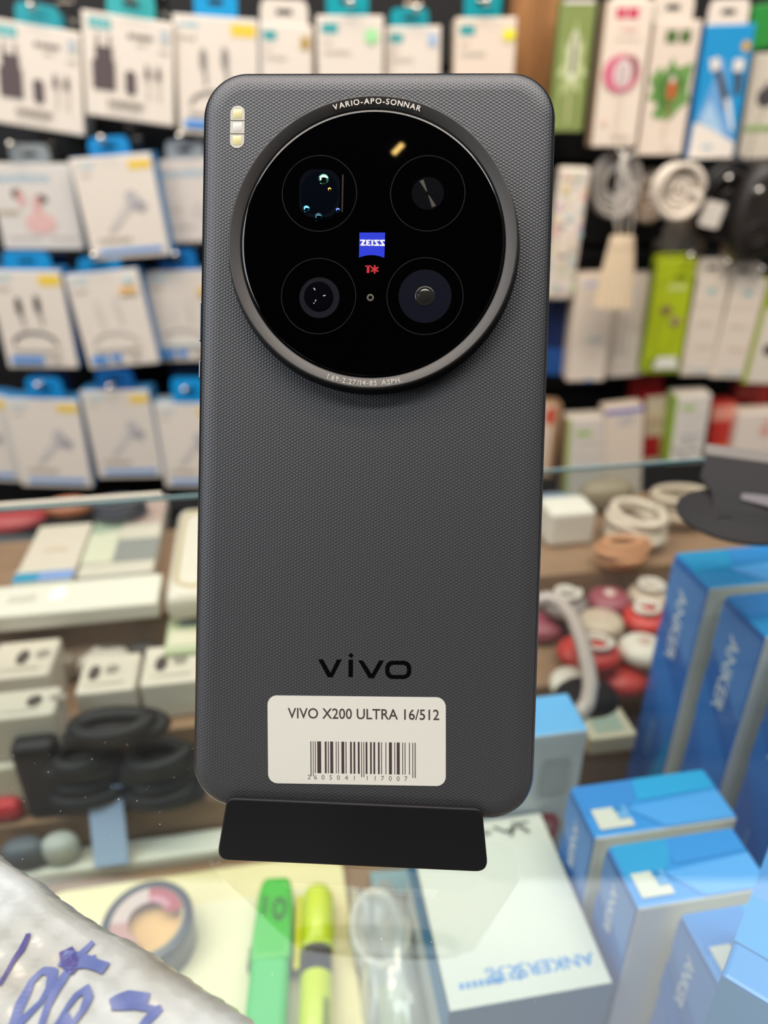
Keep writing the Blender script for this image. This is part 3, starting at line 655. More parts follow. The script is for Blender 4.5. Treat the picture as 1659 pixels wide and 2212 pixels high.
# right of the post
GR = 'boxes hanging on the right of the wall'
def art_green(a):
    c = '#b9c78e'
    a.poly([(.42, .62), (.5, .88), (.60, .66), (.8, .70), (.72, .55), (.96, .46), (.74, .42), (.8, .30), (.5, .36), (.2, .28), (.3, .42), (.05, .45), (.28, .55), (.2, .70)], c)
    a.disc(.5, .58, .17, .20, '#dfe3c4').disc(.5, .70, .07, .05, '#a9a98a').r(.44, .46, .57, .66, '#6d6e50').r(.45, .06, .54, .40, '#b7bf86').r(.1, .97, .9, 1, '#ece6da')
def art_pink(a):
    a.r(.22, .885, .42, .95, '#d63765').r(.46, .885, .68, .95, '#d63765').dashes(.35, .80, .7, .02, '#e9b5b0').dashes(.25, .75, .8, .012, '#e0d2c4')
    a.disc(.46, .52, .40, .13, '#d9718b').disc(.62, .55, .22, .09, '#9c5560').disc(.50, .52, .2, .10, '#e7d4d0').r(.42, .44, .45, .58, '#8d8285').r(.52, .44, .55, .58, '#8d8285').r(.475, .40, .49, .45, '#a8443f').dashes(.16, .16, .24, .05, '#ecc0b2').dashes(.4, .07, .8, .015, '#c0ab98').r(.43, .1, .45, .40, '#ddd0c4').r(.53, .1, .55, .40, '#ddd0c4')
def art_leaf(a):
    a.r(.28, .84, .52, .93, '#4f7038').r(.58, .84, .80, .93, '#4f7038')
    a.poly([(.06, .58), (.25, .68), (.35, .62), (.5, .74), (.6, .66), (.95, .70), (.9, .5), (.98, .42), (.78, .36), (.6, .27), (.45, .28), (.2, .30), (.3, .40), (.05, .44), (.16, .50)], '#6f9b52').poly([(.2, .55), (.5, .66), (.85, .55), (.6, .38), (.35, .34)], '#4f7f3a')
    a.r(.46, .44, .66, .56, '#c06238').disc(.55, .58, .06, .03, '#e0cfc0').r(.52, .30, .58, .44, '#8f6a3c').r(.50, .12, .55, .30, '#d8c9ae').dashes(.5, .05, .8, .015, '#c9b9a6')
def art_blue(a):
    a.disc(.86, .84, .09, .04, '#d6a83c').poly([(.05, .30), (.42, .76), (.48, .74), (.95, .14), (.5, .18), (.18, .30)], '#6ea6dc').poly([(.12, .30), (.30, .46), (.72, .18), (.4, .22)], '#a9cdea').poly([(.0, .0), (.96, .0), (.96, .12), (.15, .28), (.02, .28)], '#efe6da')
    a.poly([(.26, .70), (.44, .66), (.76, .40), (.64, .36)], '#4c4545').poly([(.15, .75), (.34, .77), (.4, .69), (.22, .66)], '#e9e4da').poly([(.72, .66), (.88, .64), (.9, .50), (.78, .48)], '#4c4545').r(.66, .66, .88, .75, '#e9e4da').poly([(.60, .45), (.70, .47), (.9, .22), (.82, .22)], '#dfe9f2').dashes(.25, .08, .5, .02, '#7cb0cf')
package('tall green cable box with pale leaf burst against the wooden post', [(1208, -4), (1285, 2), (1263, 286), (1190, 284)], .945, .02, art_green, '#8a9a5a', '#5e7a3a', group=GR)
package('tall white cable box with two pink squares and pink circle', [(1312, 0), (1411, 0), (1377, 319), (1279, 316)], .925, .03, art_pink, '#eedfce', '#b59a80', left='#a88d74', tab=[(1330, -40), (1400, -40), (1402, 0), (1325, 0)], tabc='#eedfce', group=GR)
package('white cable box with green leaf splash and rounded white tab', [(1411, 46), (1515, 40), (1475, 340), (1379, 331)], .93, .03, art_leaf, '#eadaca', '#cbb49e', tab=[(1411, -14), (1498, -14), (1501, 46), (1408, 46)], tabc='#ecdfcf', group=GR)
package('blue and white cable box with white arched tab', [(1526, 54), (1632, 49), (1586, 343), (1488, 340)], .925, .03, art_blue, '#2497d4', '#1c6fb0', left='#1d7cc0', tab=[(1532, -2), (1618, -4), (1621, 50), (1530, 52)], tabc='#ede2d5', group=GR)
def art_last(a):
    a.disc(.42, .60, .2, .1, '#4a4448').r(.36, .66, .46, .74, '#6c6668').line([(.40, .50), (.30, .25), (.25, .05)], .04, '#a8a08f').dashes(.05, .28, .95, .05, '#7fb350')
package('grey-white cable box with dark plug picture at the right edge', [(1629, 118), (1725, 108), (1690, 345), (1592, 342)], .94, .025, art_last, '#d6cdbc', '#bdb4a0', group=GR)
package('bright green box high behind the grey-white cable box', [(1622, 6), (1720, 4), (1715, 104), (1624, 102)], .975, .02, lambda a: a.r(.5, .45, 1, .95, '#3a3034'), '#2f8f3c', '#1f6a2c', group=GR)
# row 2 pouch
def art_pouch(a):
    R = random.Random(4)
    a.r(.0, .30, .9, .82, '#eadfcf')
    for k in range(46):
        a.disc(R.uniform(.08, .92), R.uniform(.04, .96), R.uniform(.03, .1), R.uniform(.012, .035), R.choice(['#e9b9b4', '#a9cfd0', '#e6cf8c', '#9fc4de', '#d9b7cf', '#cfe0b8', '#dfcdbb']), n=10)
    a.r(.25, .36, .6, .50, '#e9dbc8').line([(.85, .55), (.80, .35), (.88, .2)], .03, '#cfc0b4')
package('pastel patterned pouch hanging below the green box', [(1200, 356), (1276, 366), (1239, 649), (1184, 648)], .93, .018, art_pouch, '#e3d7c9', '#c9bfae', name='patterned_pouch', cat='pouch', group=GR, rx=.004)
# row 3
package('dark blue box at the right edge of the phone', [(1184, 640), (1240, 640), (1222, 812), (1172, 806)], .96, .03, lambda a: a.r(0, 0, 1, .35, '#1f4f94'), '#182a55', '#142244', group=GR)
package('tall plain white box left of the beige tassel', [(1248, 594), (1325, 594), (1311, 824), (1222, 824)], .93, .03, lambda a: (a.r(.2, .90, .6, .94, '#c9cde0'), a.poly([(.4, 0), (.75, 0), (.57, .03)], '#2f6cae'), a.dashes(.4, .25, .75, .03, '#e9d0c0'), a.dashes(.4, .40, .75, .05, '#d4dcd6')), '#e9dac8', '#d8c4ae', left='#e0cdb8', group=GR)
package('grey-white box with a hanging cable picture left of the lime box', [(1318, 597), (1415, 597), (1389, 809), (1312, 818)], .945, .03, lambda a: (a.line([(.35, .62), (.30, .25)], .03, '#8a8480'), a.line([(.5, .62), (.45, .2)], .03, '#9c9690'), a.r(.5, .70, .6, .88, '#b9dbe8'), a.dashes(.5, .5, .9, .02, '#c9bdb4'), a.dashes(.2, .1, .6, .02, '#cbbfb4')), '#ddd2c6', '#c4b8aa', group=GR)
def art_lime(a):
    a.r(0, .80, 1, .805, '#8ea51c').dashes(.38, .74, .82, .05, '#dbe58c').disc(.40, .57, .15, .04, '#8a6f4e').disc(.68, .47, .15, .04, '#9c8268').line([(.36, .54), (.2, .35), (.28, .2), (.5, .15), (.72, .3), (.72, .44)], .02, '#8b9a1c').r(.14, 0, 1, .14, '#7f8f22').poly([(.26, .04), (.95, .04), (.85, .15), (.35, .15)], '#eceadf').r(.5, .84, .8, .87, '#7d9017')
package('bright lime green earphone box with two brown earbuds', [(1415, 560), (1503, 560), (1469, 806), (1392, 804)], .925, .022, art_lime, '#b3c423', '#7d8f14', tab=[(1412, 546), (1500, 550), (1503, 562), (1414, 562)], tabc='#b3c423', group=GR, hk=(1492, 552))
def art_pw(a): a.disc(.5, .86, .12, .035, '#a8cfd6').disc(.52, .87, .05, .015, '#7fae5c').dashes(.3, .30, .8, .02, '#dcc9b8').dashes(.25, .06, .85, .02, '#a9cbe0').dashes(.2, .55, .7, .015, '#dccfc2').r(0, .74, 1, .745, '#cdbfae')
package('cream box with blue badge right of the lime box', [(1509, 597), (1578, 597), (1537, 812), (1466, 812)], .93, .03, art_pw, '#e9dccb', '#cfc0ae', tab=[(1504, 556), (1572, 560), (1574, 597), (1508, 597)], tabc='#d9cfc0', group=GR, hk=(1572, 566))
package('cream box with blue badge, the right one of the pair', [(1580, 600), (1653, 606), (1610, 821), (1540, 814)], .93, .03, art_pw, '#ebdecd', '#cfc0ae', tab=[(1572, 562), (1634, 572), (1652, 604), (1580, 598)], tabc='#ddd3c4', group=GR, hk=(1645, 582))
package('lime and white earphone box cut by the right edge', [(1656, 606), (1740, 610), (1690, 835), (1610, 824)], .93, .028, lambda a: (a.r(0, 0, .1, 1, '#a4b528'), a.r(0, .75, 1, 1, '#a4b528'), a.disc(.5, .35, .2, .06, '#4a4640')), '#e6ddcd', '#9aa920', left='#9aaa2a', group=GR)
# row 4
package('cream box with red spot against the phone, bottom right rows', [(1160, 870), (1210, 878), (1196, 1030), (1150, 1030)], .95, .03, lambda a: (a.disc(.55, .85, .25, .12, '#cf4a38'), a.r(.7, 0, 1, 1, '#b08c6c')), '#dfcfba', '#a98666', group=GR)
def art_gs(a): a.r(0, 0, .08, 1, '#93b53a').r(.22, .80, .6, .85, '#93c23e').dashes(.25, .70, .85, .012, '#c2bdb4').dashes(.25, .55, .85, .012, '#cbc5bc').dashes(.3, .4, .8, .04, '#b5bcc2')
package('white box with green left stripe, nearer the phone', [(1232, 908), (1312, 900), (1302, 1074), (1212, 1078)], .925, .03, art_gs, '#ddd5ca', '#c9bfb0', left='#b99a7c', group=GR)
package('cream box with blue-violet top between the two green-striped boxes', [(1313, 890), (1397, 872), (1380, 1072), (1300, 1080)], .92, .03, lambda a: (a.r(0, .95, 1, 1, '#6a6fc0'), a.dashes(.4, .88, .8, .02, '#9fb2cf'), a.dashes(.3, .84, .7, .015, '#a9b9d0')), '#e6d6c4', '#cfbfac', group=GR)
package('red and beige box behind the green-striped box', [(1398, 860), (1445, 850), (1432, 1000), (1386, 1003)], .95, .03, lambda a: (a.r(0, .1, .75, .42, '#b3262a'), a.dashes(.2, .6, .8, .05, '#c9a58c')), '#d8c6ac', '#b3262a', group=GR)
package('white box with wide green left side and small cable picture', [(1456, 855), (1537, 852), (1516, 1000), (1442, 1000)], .92, .03, lambda a: (art_gs(a), a.line([(.1, .25), (.35, .18), (.55, .1), (.5, .04)], .03, '#5c5a58'), a.line([(.3, .3), (.6, .3), (.8, .2), (.55, .25)], .02, '#8b8985')), '#e0dad0', '#c9bfb0', left='#8fae3a', group=GR)
package('red box with orange spot between two white boxes', [(1540, 872), (1590, 868), (1578, 992), (1524, 996)], .94, .03, lambda a: (a.r(0, .7, 1, .95, '#e79a86'), a.disc(.6, .16, .3, .12, '#d9822c')), '#c23b32', '#a02a24', group=GR)
package('white box with pink printing at the right edge of the bottom row', [(1598, 893), (1700, 890), (1685, 992), (1578, 990)], .925, .03, lambda a: (a.disc(.6, .6, .12, .1, '#e0a494'), a.disc(.6, .8, .1, .05, '#e5b0a2'), a.dashes(.4, .1, .9, .06, '#c9a090')), '#e9ddd0', '#cdbfae', group=GR)
package('red pouch box high behind the blue-violet topped box', [(1362, 818), (1432, 818), (1430, 870), (1362, 872)], .975, .02, None, '#a8282c', '#8a1f22', group=GR)
package('red box behind the white box with pink printing', [(1590, 832), (1665, 834), (1662, 890), (1588, 888)], .97, .02, None, '#b93430', '#8a1f22', group=GR)

# ------------------------------------------------------------------ coils, tassel
def coil(name, label, px, py, y, rp, tr, turns, c, cat='cable', group='coiled cables on the wall', sq=1.0, rough=.4, tilt=0, seed=1):
    R = random.Random(seed); p = on_y(px, py, y); dep = (p-CAM).dot(FW); r = rp/FPX*dep
    mb = MB(); pts = []; N_ = 22
    for k in range(int(turns*N_)+1):
        t = 2*PI*k/N_; j = k//N_; rr = r-tr*1.1-(j % 4)*tr*1.7+.0012*math.sin(t*2+seed+j); pts.append((rr*math.cos(t), rr*sq*math.sin(t), (j//4)*tr*1.9+.001*math.sin(3*t)))
    mb.tube(pts, tr, mat(c, rough), n=8)
    M = Matrix.Translation(p) @ Matrix.Rotation(PI/2, 4, 'X') @ Matrix.Rotation(tilt, 4, 'Y')
    root = thing(name, label, cat, M, group); part(mb, 'coil', root)
    return root, M, r
coil('cable_coil', 'translucent grey cable coil right of the patterned pouch', 1328, 397, .95, 56, .0028, 9, '#a39c94', sq=1.25, seed=2)
r_, M_, rr_ = coil('cable_coil', 'large white cable coil with a dark centre', 1460, 412, .92, 58, .004, 9, '#d9cdbd', seed=3)
part(MB().lathe([(0, 0), (rr_*.45, 0), (rr_*.45, -.004), (0, -.004)], mat('#5b5148', .6), n=32), 'coil_core', r_)
coil('cable_coil', 'beige cable coil partly behind the large white coil', 1402, 425, .96, 46, .0035, 6, '#c9b6a2', sq=1.2, seed=4)
coil('cable_coil', 'grey cable coil hanging below the large white coil', 1468, 505, .97, 40, .003, 8, '#8b847c', sq=1.3, seed=5)
r_, M_, rr_ = coil('cable_coil', 'black cable coil with a white paper tag', 1560, 430, .945, 62, .0045, 10, '#1d1a1a', sq=1.5, seed=6)
p = M_.inverted() @ on_y(1538, 463, .91); part(MB().prism(rrect(.024, .028, .003), 0, .0006, mat('#dcd4c8', .5), Matrix.Translation(p) @ Matrix.Rotation(-.2, 4, 'Z')), 'paper_tag', r_, 'white paper tag')
# black oval spool
p = on_y(1630, 458, .92); M = Matrix.Translation(p) @ Matrix.Rotation(PI/2, 4, 'X')
sp = thing('headphone_case', 'black oval zip case hanging at the right edge', 'case', M)
mb = MB(); mb.lathe([(.0, .02), (.018, .021), (.024, .019), (.028, .010), (.028, -.006), (.022, -.014), (0, -.014)], mat('#2a2523', .45), Matrix.Diagonal((1, 1.95, 1, 1)), 48); part(mb, 'shell', sp)
part(MB().lathe([(.010, .0215), (.0115, .023), (.013, .0215)], mat('#121010', .5), Matrix.Translation((-.002, -.022, 0)), 32), 'logo_ring', sp)
hook((1574, 385), 'chrome hook in front of the black cable coil', .93, 'hooks hanging on the right of the wall')
hook((1640, 412), 'chrome hook in front of the black oval zip case', .90, 'hooks hanging on the right of the wall')
# tassel on cords
yt_ = .89; p = on_y(1346, 336, yt_); M = Matrix.Translation(p) @ Matrix.Rotation(PI/2, 4, 'X'); Mi = M.inverted()
ta = thing('cord_tassel', 'beige tassel hanging on long white cords beside the phone', 'tassel', M)
def tp(px, py, y=yt_): return tuple(Mi @ on_y(px, py, y))
mb = MB(); tx = tp(1345, 510); bs = tp(1322, 662); L_ = tx[1]-bs[1]; wx = (tp(1368, 511)[0]-tp(1322, 511)[0])/2; wb_ = (tp(1362, 662)[0]-tp(1288, 662)[0])/2; cxb = (tp(1288, 662)[0]+tp(1362, 662)[0])/2
vs = []; fs = []; n = 40; K = 10
for k in range(K+1):
    t = k/K; rr = (wx*1.0+(wb_*1.12-wx)*t**.9)*(1.08 if k in (0, 1) else 1); cx_ = tx[0]+(cxb-tx[0])*t
    for i in range(n):
        a = 2*PI*i/n; q_ = rr*(1+.07*(1 if i % 2 else -1)*(k > 1)); vs.append((cx_+q_*math.cos(a), tx[1]-L_*t, q_*.6*math.sin(a)))
for k in range(K):
    for i in range(n): fs.append((k*n+i, (k+1)*n+i, (k+1)*n+(i+1) % n, k*n+(i+1) % n))
fs += [tuple(range(n)), tuple(reversed([K*n+i for i in range(n)]))]
mb.add(vs, fs, mat('#dcc7a8', .8), smooth=False); part(mb, 'tassel_skirt', ta)
for lst in (((1346, 330), (1338, 370), (1330, 430), (1328, 470), (1334, 512)), ((1347, 330), (1345, 380), (1335, 440), (1336, 512)), ((1350, 325), (1342, 345), (1356, 400), (1350, 460), (1349, 512)), ((1350, 325), (1352, 350), (1366, 420), (1368, 470), (1362, 512)), ((1335, 322), (1350, 345), (1375, 325))):
    part(MB().tube([tp(*q) for q in lst], .0012, mat('#cfc8bf', .4)), 'cord', ta)

# ------------------------------------------------------------------ boxes inside the counter
def cbox(name, label, FL, FR, BL, zt, zb, top, leftc, frontc, cat='box', group=None, arts=None, rot=None, bev=.0012):
    """upright carton: front-left/front-right/back-left top corners (pixels) on the plane zt"""
    A = on_z(*FL, zt); B = on_z(*FR, zt); D = on_z(*BL, zt); ex, ey = (EX, EY)
    if rot is not None: ex = Vector((math.cos(rot), math.sin(rot), 0)); ey = Vector((-ex.y, ex.x, 0))
    w_ = (B-A).dot(ex); d_ = (D-A).dot(ey)
    ym = max((CTI @ q).y for q in (A, A+ex*w_, A+ey*d_, A+ex*w_+ey*d_))
    if zb == ZF: zb = ZT1 if ym > t1-.001 else ZT2 if ym > t2-.001 else ZT3 if ym > t3-.001 else ZF
    zb += .0003; h_ = zt-zb
    M = fr(Vector((A.x, A.y, zb)), ex, ey, EZ); root = thing(name, label, cat, M, group)
    mb = MB(); mb.box(w_, d_, h_, mat(top, .3, coat=.2), c=(w_/2, d_/2, h_/2), bev=bev, mats={'-x': mat(leftc, .3, coat=.2), '-y': mat(frontc, .35), '+x': mat(leftc, .3), '+y': mat(frontc, .35)})
    if arts:
        # faces: T (u right, v back), L (u toward viewer, v up), F (u right, v up)
        T = Matrix.Translation((w_/2, d_/2, h_)); 
        Lf = Matrix(((0, 0, -1, 0), (-1, 0, 0, d_/2), (0, 1, 0, h_/2), (0, 0, 0, 1))); Ff = Matrix(((1, 0, 0, w_/2), (0, 0, -1, 0), (0, 1, 0, h_/2), (0, 0, 0, 1)))
        for key, X, ww, hh in (('T', T, w_, d_), ('L', Lf, d_, h_), ('F', Ff, w_, h_)):
            if key in arts:
                m2 = MB(); arts[key](Art(m2, ww, hh, 0)); k = len(mb.v)
                for f in m2.f: mb.f.append((tuple(k+i for i in f[0]), mb.mi(m2.mats[f[1]]), f[2]))
                mb.v += [X @ v for v in m2.v]
    part(mb, 'carton', root); return root
def blue_left(seed):
    def f(a):
        R = random.Random(seed)
        a.poly([(.02, .98), (.98, .98), (.98, .70), (.02, .84)], '#5c97e2').poly([(.02, .60), (.98, .30), (.98, .55), (.02, .75)], '#2f7fd6').poly([(.5, .12), (.98, .22), (.98, .46)], '#1196dc').poly([(.02, .02), (.9, .02), (.02, .36)], '#2f66c0')
        a.text('ANKER', .36, .92, .062, '#e6effc', sx=1.25, rot=-PI/2).dashes(.40, .50, .41, .0, '#9dbfe8')
        for k in range(7): a.r(.42, .40-k*.022, .50, .412-k*.022, '#7fb2e8')
    return f
def blue_top(seed, qr=False):
    def f(a):
        sets = [[(0.02, .98), (.5, .98), (.35, .5), (.02, .4)], [(.45, .98), (.98, .98), (.98, .6), (.4, .55)], [(.3, .45), (.98, .55), (.98, .02), (.5, .02)]]
        cols = ['#2f86d6', '#1aa0dc', '#4aa0ea'] if seed % 2 else ['#1f9cd8', '#2e8ede', '#5aa6ee']
        for p_, c_ in zip(sets, cols): a.poly(p_, c_)
        if qr: a.poly([(.06, .12), (.30, .12), (.30, .26), (.22, .26), (.22, .50), (.06, .50)], '#d8d6cd').r(.225, .27, .30, .50, '#6aa8e2').r(.21, .40, .27, .50, '#2a86c8')
    return f
GB = 'blue boxes standing in the counter'
WF = '#f0efea'
tall = [('blue box standing farthest back at the right, first of the tall row', (1532, 1272), (1770, 1236), (1452, 1196)), ('tall blue box standing in front of the farthest one', (1655, 1377), (1880, 1345), (1558, 1288)), ('tall blue box cut by the right edge, nearest of the tall row', (1800, 1490), (1990, 1460), (1680, 1392))]
for i, (lb_, a1, a2, a3) in enumerate(tall):
    cbox('accessory_box', lb_, a1, a2, a3, -.05, ZF, '#2e97dc', '#2d74cc', WF, group=GB, arts={'L': blue_left(i), 'T': blue_top(i), 'F': lambda a: a.r(.1, .02, .98, .96, '#d6d6d2')})
low = [('lower blue box beside the white box with red shield', (1285, 1812), (1580, 1745), (1222, 1702), True), ('lower blue box in the middle of the nearer row', (1378, 1963), (1660, 1900), (1312, 1828), True), ('lower blue box nearest the bottom right corner', (1558, 2135), (1850, 2060), (1462, 1976), True)]
for i, (lb_, a1, a2, a3, q_) in enumerate(low):
    cbox('accessory_box', lb_, a1, a2, a3, -.11, ZF, '#3a94e2', '#4684d6', WF, group=GB, arts={'L': blue_left(i+5), 'T': blue_top(i+1, q_)})
# turned blue box at the right edge
P0 = on_z(1556, 2104, -.07); 
cbox('accessory_box', 'blue box turned askew in the bottom right corner of the photo', (1558, 2106), (1760, 2400), (1675, 1790), -.055, ZF, '#2f84cc', '#2a70bc', '#2c78c4', group=GB, rot=math.radians(-38), arts={'T': lambda a: (a.poly([(.0, .5), (1, .5), (1, 1), (0, 1)], '#4f8fd4'), a.poly([(0, .2), (1, .2), (1, .5), (0, .5)], '#2a8ed0')), 'F': lambda a: (a.poly([(0, 1), (1, 1), (1, .7), (0, .8)], '#2a94d6'), a.dashes(.1, .85, .6, .03, '#9fc8ea'))})
# white box lying with the maker's name
def white_top(a):
    a.r(.0, .0, 1, 1, '#dcdbd2')
    a.text('ANKER安克', .95, .155, .085, '#2f86d2', sx=1.25, rot=PI); a.text('▪▪▪▪▪▪▪', .0, 0, .0001, '#2f86d2') if False else None
    for k in range(7): a.r(.09+k*.04, .085, .115+k*.04, .115, '#3f8ed6')
    a.line([(.62, .945), (.70, .90), (.77, .93), (.72, .87)], .018, '#2c2a2a').line([(.80, .93), (.86, .88)], .02, '#2c2a2a').line([(.76, .95), (.88, .945)], .014, '#4a4848').disc(.55, .915, .035, .015, '#5c5a56').disc(.55, .915, .02, .008, '#d8d7cf').disc(.46, .92, .03, .012, '#6a6862').disc(.46, .92, .016, .006, '#d8d7cf')
cbox('accessory_box', 'white-topped blue box with blue lettering lying under the glass', (972, 2186), (1327, 2136), (868, 1800), -.15, ZF, '#dcdbd2', '#d5d8d8', '#2f7cae', arts={'T': white_top, 'L': lambda a: a.r(0, .62, 1, 1, '#2a80bb'), 'F': lambda a: (a.r(.0, .0, 1, 1, '#2f7cae'), a.poly([(.55, .2), (.82, .2), (.82, .55), (.55, .55)], '#22b2e6'))})
# white box with light blue top
def shield(a):
    a.poly([(.50, .50), (.55, .56), (.68, .57), (.80, .56), (.86, .50), (.84, .42), (.68, .30), (.54, .40)], '#b4545e').poly([(.56, .50), (.68, .535), (.80, .50), (.78, .44), (.68, .36), (.58, .42)], '#cfa0a6').dashes(.1, .45, .42, .012, '#b9bcc0').r(.60, .68, .86, .86, '#a9aeb2').dashes(.1, .3, .4, .012, '#b9bcc0').dashes(.1, .15, .5, .012, '#b9bcc0')
cbox('accessory_box', 'white box with light blue lid and red shield beside the phone', (1035, 1606), (1271, 1574), (985, 1524), -.10, ZF, '#6db3ea', '#bcd4ea', '#c7cdd2', arts={'F': shield})
# label card box on the middle step
cbox('label_box', 'small cream box with grey-green label on the wooden step', (1276, 1598), (1378, 1586), (1288, 1500), ZT2+.012, ZT2, '#d9ccb0', '#b9a888', '#c9bb9c', arts={'T': lambda a: (a.r(.2, .12, .8, .78, '#a3b5a4'), a.r(.25, .4, .75, .43, '#cfc8b0'), a.r(.25, .6, .75, .63, '#cfc8b0'), a.r(.25, .22, .75, .25, '#cfc8b0'))})

def put(name, label, cat, px, py, z, mb_list, group=None, rot=0, rad=0, lift=0):
    """things lying on a step: root at the pixel's spot on plane z"""
    p = on_z(px, py, z)+EZ*.0003; lim = {ZT1: 9, ZT2: t1, ZT3: t2, ZF: t3}.get(z, 9)
    if rad and (CTI @ p).y+rad > lim-.001: p = p-EY*((CTI @ p).y+rad-lim+.001)
    p = p+EZ*lift
    M = fr(p, EX, EY, EZ) @ Matrix.Rotation(rot, 4, 'Z'); r = thing(name, label, cat, M, group)
    for nm, mb in mb_list: part(mb, nm, r)
    return r
# -- right upper step
put('wall_charger', 'small white cube adapter on the upper step beside the phone', 'charger', 1232, 1182, ZT1, [('body', MB().box(.034, .026, .028, mat('#e4dccf', .35), c=(0, .013, .014), bev=.004, seg=4)), ('prong', MB().box(.002, .012, .006, mat('#b8b4ac', .3, 1), c=(-.006, .03, .014))), ('prong', MB().box(.002, .012, .006, mat('#b8b4ac', .3, 1), c=(.006, .03, .014)))])
def loops(rx, ry, tr, n, c, seed=0, rough=.4, h=0):
    R = random.Random(seed); mb = MB(); pts = []
    for k in range(n*20+1):
        t = 2*PI*k/20; j = k/20; pts.append(((rx-tr*.8*math.sin(j*2.3+seed))*math.cos(t), (ry-tr*.8*math.cos(j*1.7))*math.sin(t), tr+j*tr*1.5+h))
    mb.tube(pts, tr, mat(c, rough), n=8); return mb
put('coiled_cable', 'pale standing loop of cable on the upper step', 'cable', 1368, 1165, ZT1, [('loops', loops(.017, .022, .0028, 5, '#dccbb8', 3)), ('plug', MB().box(.012, .024, .007, mat('#e0dcd4', .3), c=(0, -.012, .012), bev=.002))])
put('coiled_cable', 'peach cable coil near the front of the upper step', 'cable', 1340, 1222, ZT1, [('loops', loops(.015, .010, .0028, 4, '#c08a62', 5))])
put('coiled_cable', 'cream cable coil under the flat black stand', 'cable', 1462, 1128, ZT1, [('loops', loops(.020, .015, .003, 5, '#c9b6a0', 8))])
put('adapter_pouch', 'pale packet on the upper step behind the white cube adapter', 'packet', 1185, 1112, ZT1, [('packet', MB().ellipsoid((0, 0, .008), .024, .010, .008, mat('#7f8ea0', .5), p=.7))])
put('adapter_pouch', 'brown and cream packet behind the loop of cable', 'packet', 1305, 1100, ZT1, [('packet', MB().ellipsoid((0, 0, .012), .022, .012, .012, mat('#8e8068', .5), p=.7))])
# -- right middle step: pile of earphone pouches, packed in two layers
R = random.Random(11)
cc_ = {'red': '#bf3a34', 'white': '#d8cfc2', 'cream': '#b9a793', 'maroon': '#8c4550', 'grey': '#857c78'}
xw0 = ctz(1200, 1400, ZT2).x; sp = .0345; k = 0
for layer, rows in enumerate(((('white', 'red', 'cream', 'red'), ('red', 'cream', 'white', 'cream'), ('maroon', 'grey', 'cream', 'grey')), (('red', 'white', 'cream'), ('cream', 'red', 'white'), ('grey', 'maroon', 'cream')))):
    for j, row in enumerate(rows):
        for i, cn in enumerate(row):
            k += 1; rr = sp*.49; off = .5*(j % 2)-.2
            x = xw0+(i+off+.5*layer)*sp*.86; y = t1-.0185-(2-j)*sp*.82-.008*0+(.006 if layer else 0); y = min(y, t1-.018)
            x += R.uniform(-.001, .001); rx = sp*.86*.485; ry = sp*.82*.48
            M = CT @ Matrix.Translation((x, y, ZT2+.0004+layer*.0150)) @ Matrix.Rotation(R.uniform(-.1, .1), 4, 'Z')
            rw = ('front', 'middle', 'back')[j]; ps = ('nearest the phone', 'second from the phone', 'third from the phone', 'beside the tall blue box')[i]
            t = thing('earphone_pouch', '%s round earphone pouch, %s row of the %s layer, %s' % (cn, rw, 'upper' if layer else 'lower', ps), 'pouch', M, 'earphone pouches piled on the wooden step')
            part(MB().ellipsoid((0, 0, .007), rx, ry, .007, mat(cc_[cn], .4), p=.8), 'pouch', t)
            if layer and k % 2: part(loops(rx*.5, ry*.5, .0012, 2, '#d8cfc4', k, h=.0135), 'earphone_cable', t)
            elif layer: part(MB().lathe([(.0, .0155), (.003, .015), (.004, .0138)], mat('#c4a79c', .4), n=16), 'button', t)
# clear tube arc
zt_ = -.11; arc = [(1150, 1300), (1185, 1291), (1215, 1305), (1240, 1340), (1258, 1390), (1270, 1440), (1276, 1480), (1268, 1520), (1245, 1550)]
p = on_z(1240, 1400, zt_); M = Matrix.Translation(p); Mi = M.inverted()
one(MB().tube([tuple(Mi @ on_z(a, b, zt_)) for a, b in arc], .0042, mat('#b5a6a0', .25, name='milky tube')), 'cable_arc', M, 'milky grey cable arching beside the phone above the red pouches', 'cable')
put('earphone_pouch', 'black cable bundle in front of the red pouches beside the white box', 'cable', 1260, 1545, ZT2, [('pouch', MB().ellipsoid((0, 0, .011), .019, .016, .011, mat('#171314', .7, 0, .2)))])

# -- left upper step
def flat(w_, d_, h_, c, bev=.003, art=None, side=None):
    mb = MB(); mb.box(w_, d_, h_, mat(c, .35), c=(0, d_/2, h_/2), bev=bev, seg=3, mats={'-y': mat(side, .4)} if side else None)
    if art:
        m2 = MB(); art(Art(m2, w_, d_, h_)); k = len(mb.v)
        for f in m2.f: mb.f.append((tuple(k+i for i in f[0]), mb.mi(m2.mats[f[1]]), f[2]))
        mb.v += [v+Vector((0, d_/2, 0)) for v in m2.v]
    return mb
def box_px(label, L, Rr, B, z, h_, c, art=None, side=None, name='packaged_case', cat='box', bev=.003, group=None, lid=None):
    """flat carton: front-left, front-right, back-left pixels on its top plane"""
    zt = z+h_; A = on_z(*L, zt); Bq = on_z(*Rr, zt); D = on_z(*B, zt); w_ = (Bq-A).dot(EX); d_ = (D-A).dot(EY)
    M = fr(Vector((A.x, A.y, z+.0003))+EX*w_/2, EX, EY, EZ); r = thing(name, label, cat, M, group)
    part(flat(w_, d_, h_, c, bev, art, side), 'carton', r)
    if lid: part(MB().tube([(p_[0], p_[1]+d_/2, h_+.0006) for p_ in rrect(w_*.86, d_*.84, min(w_, d_)*.16)], .0011, mat(lid, .4), closed=True), 'lid_seam', r)
    return r
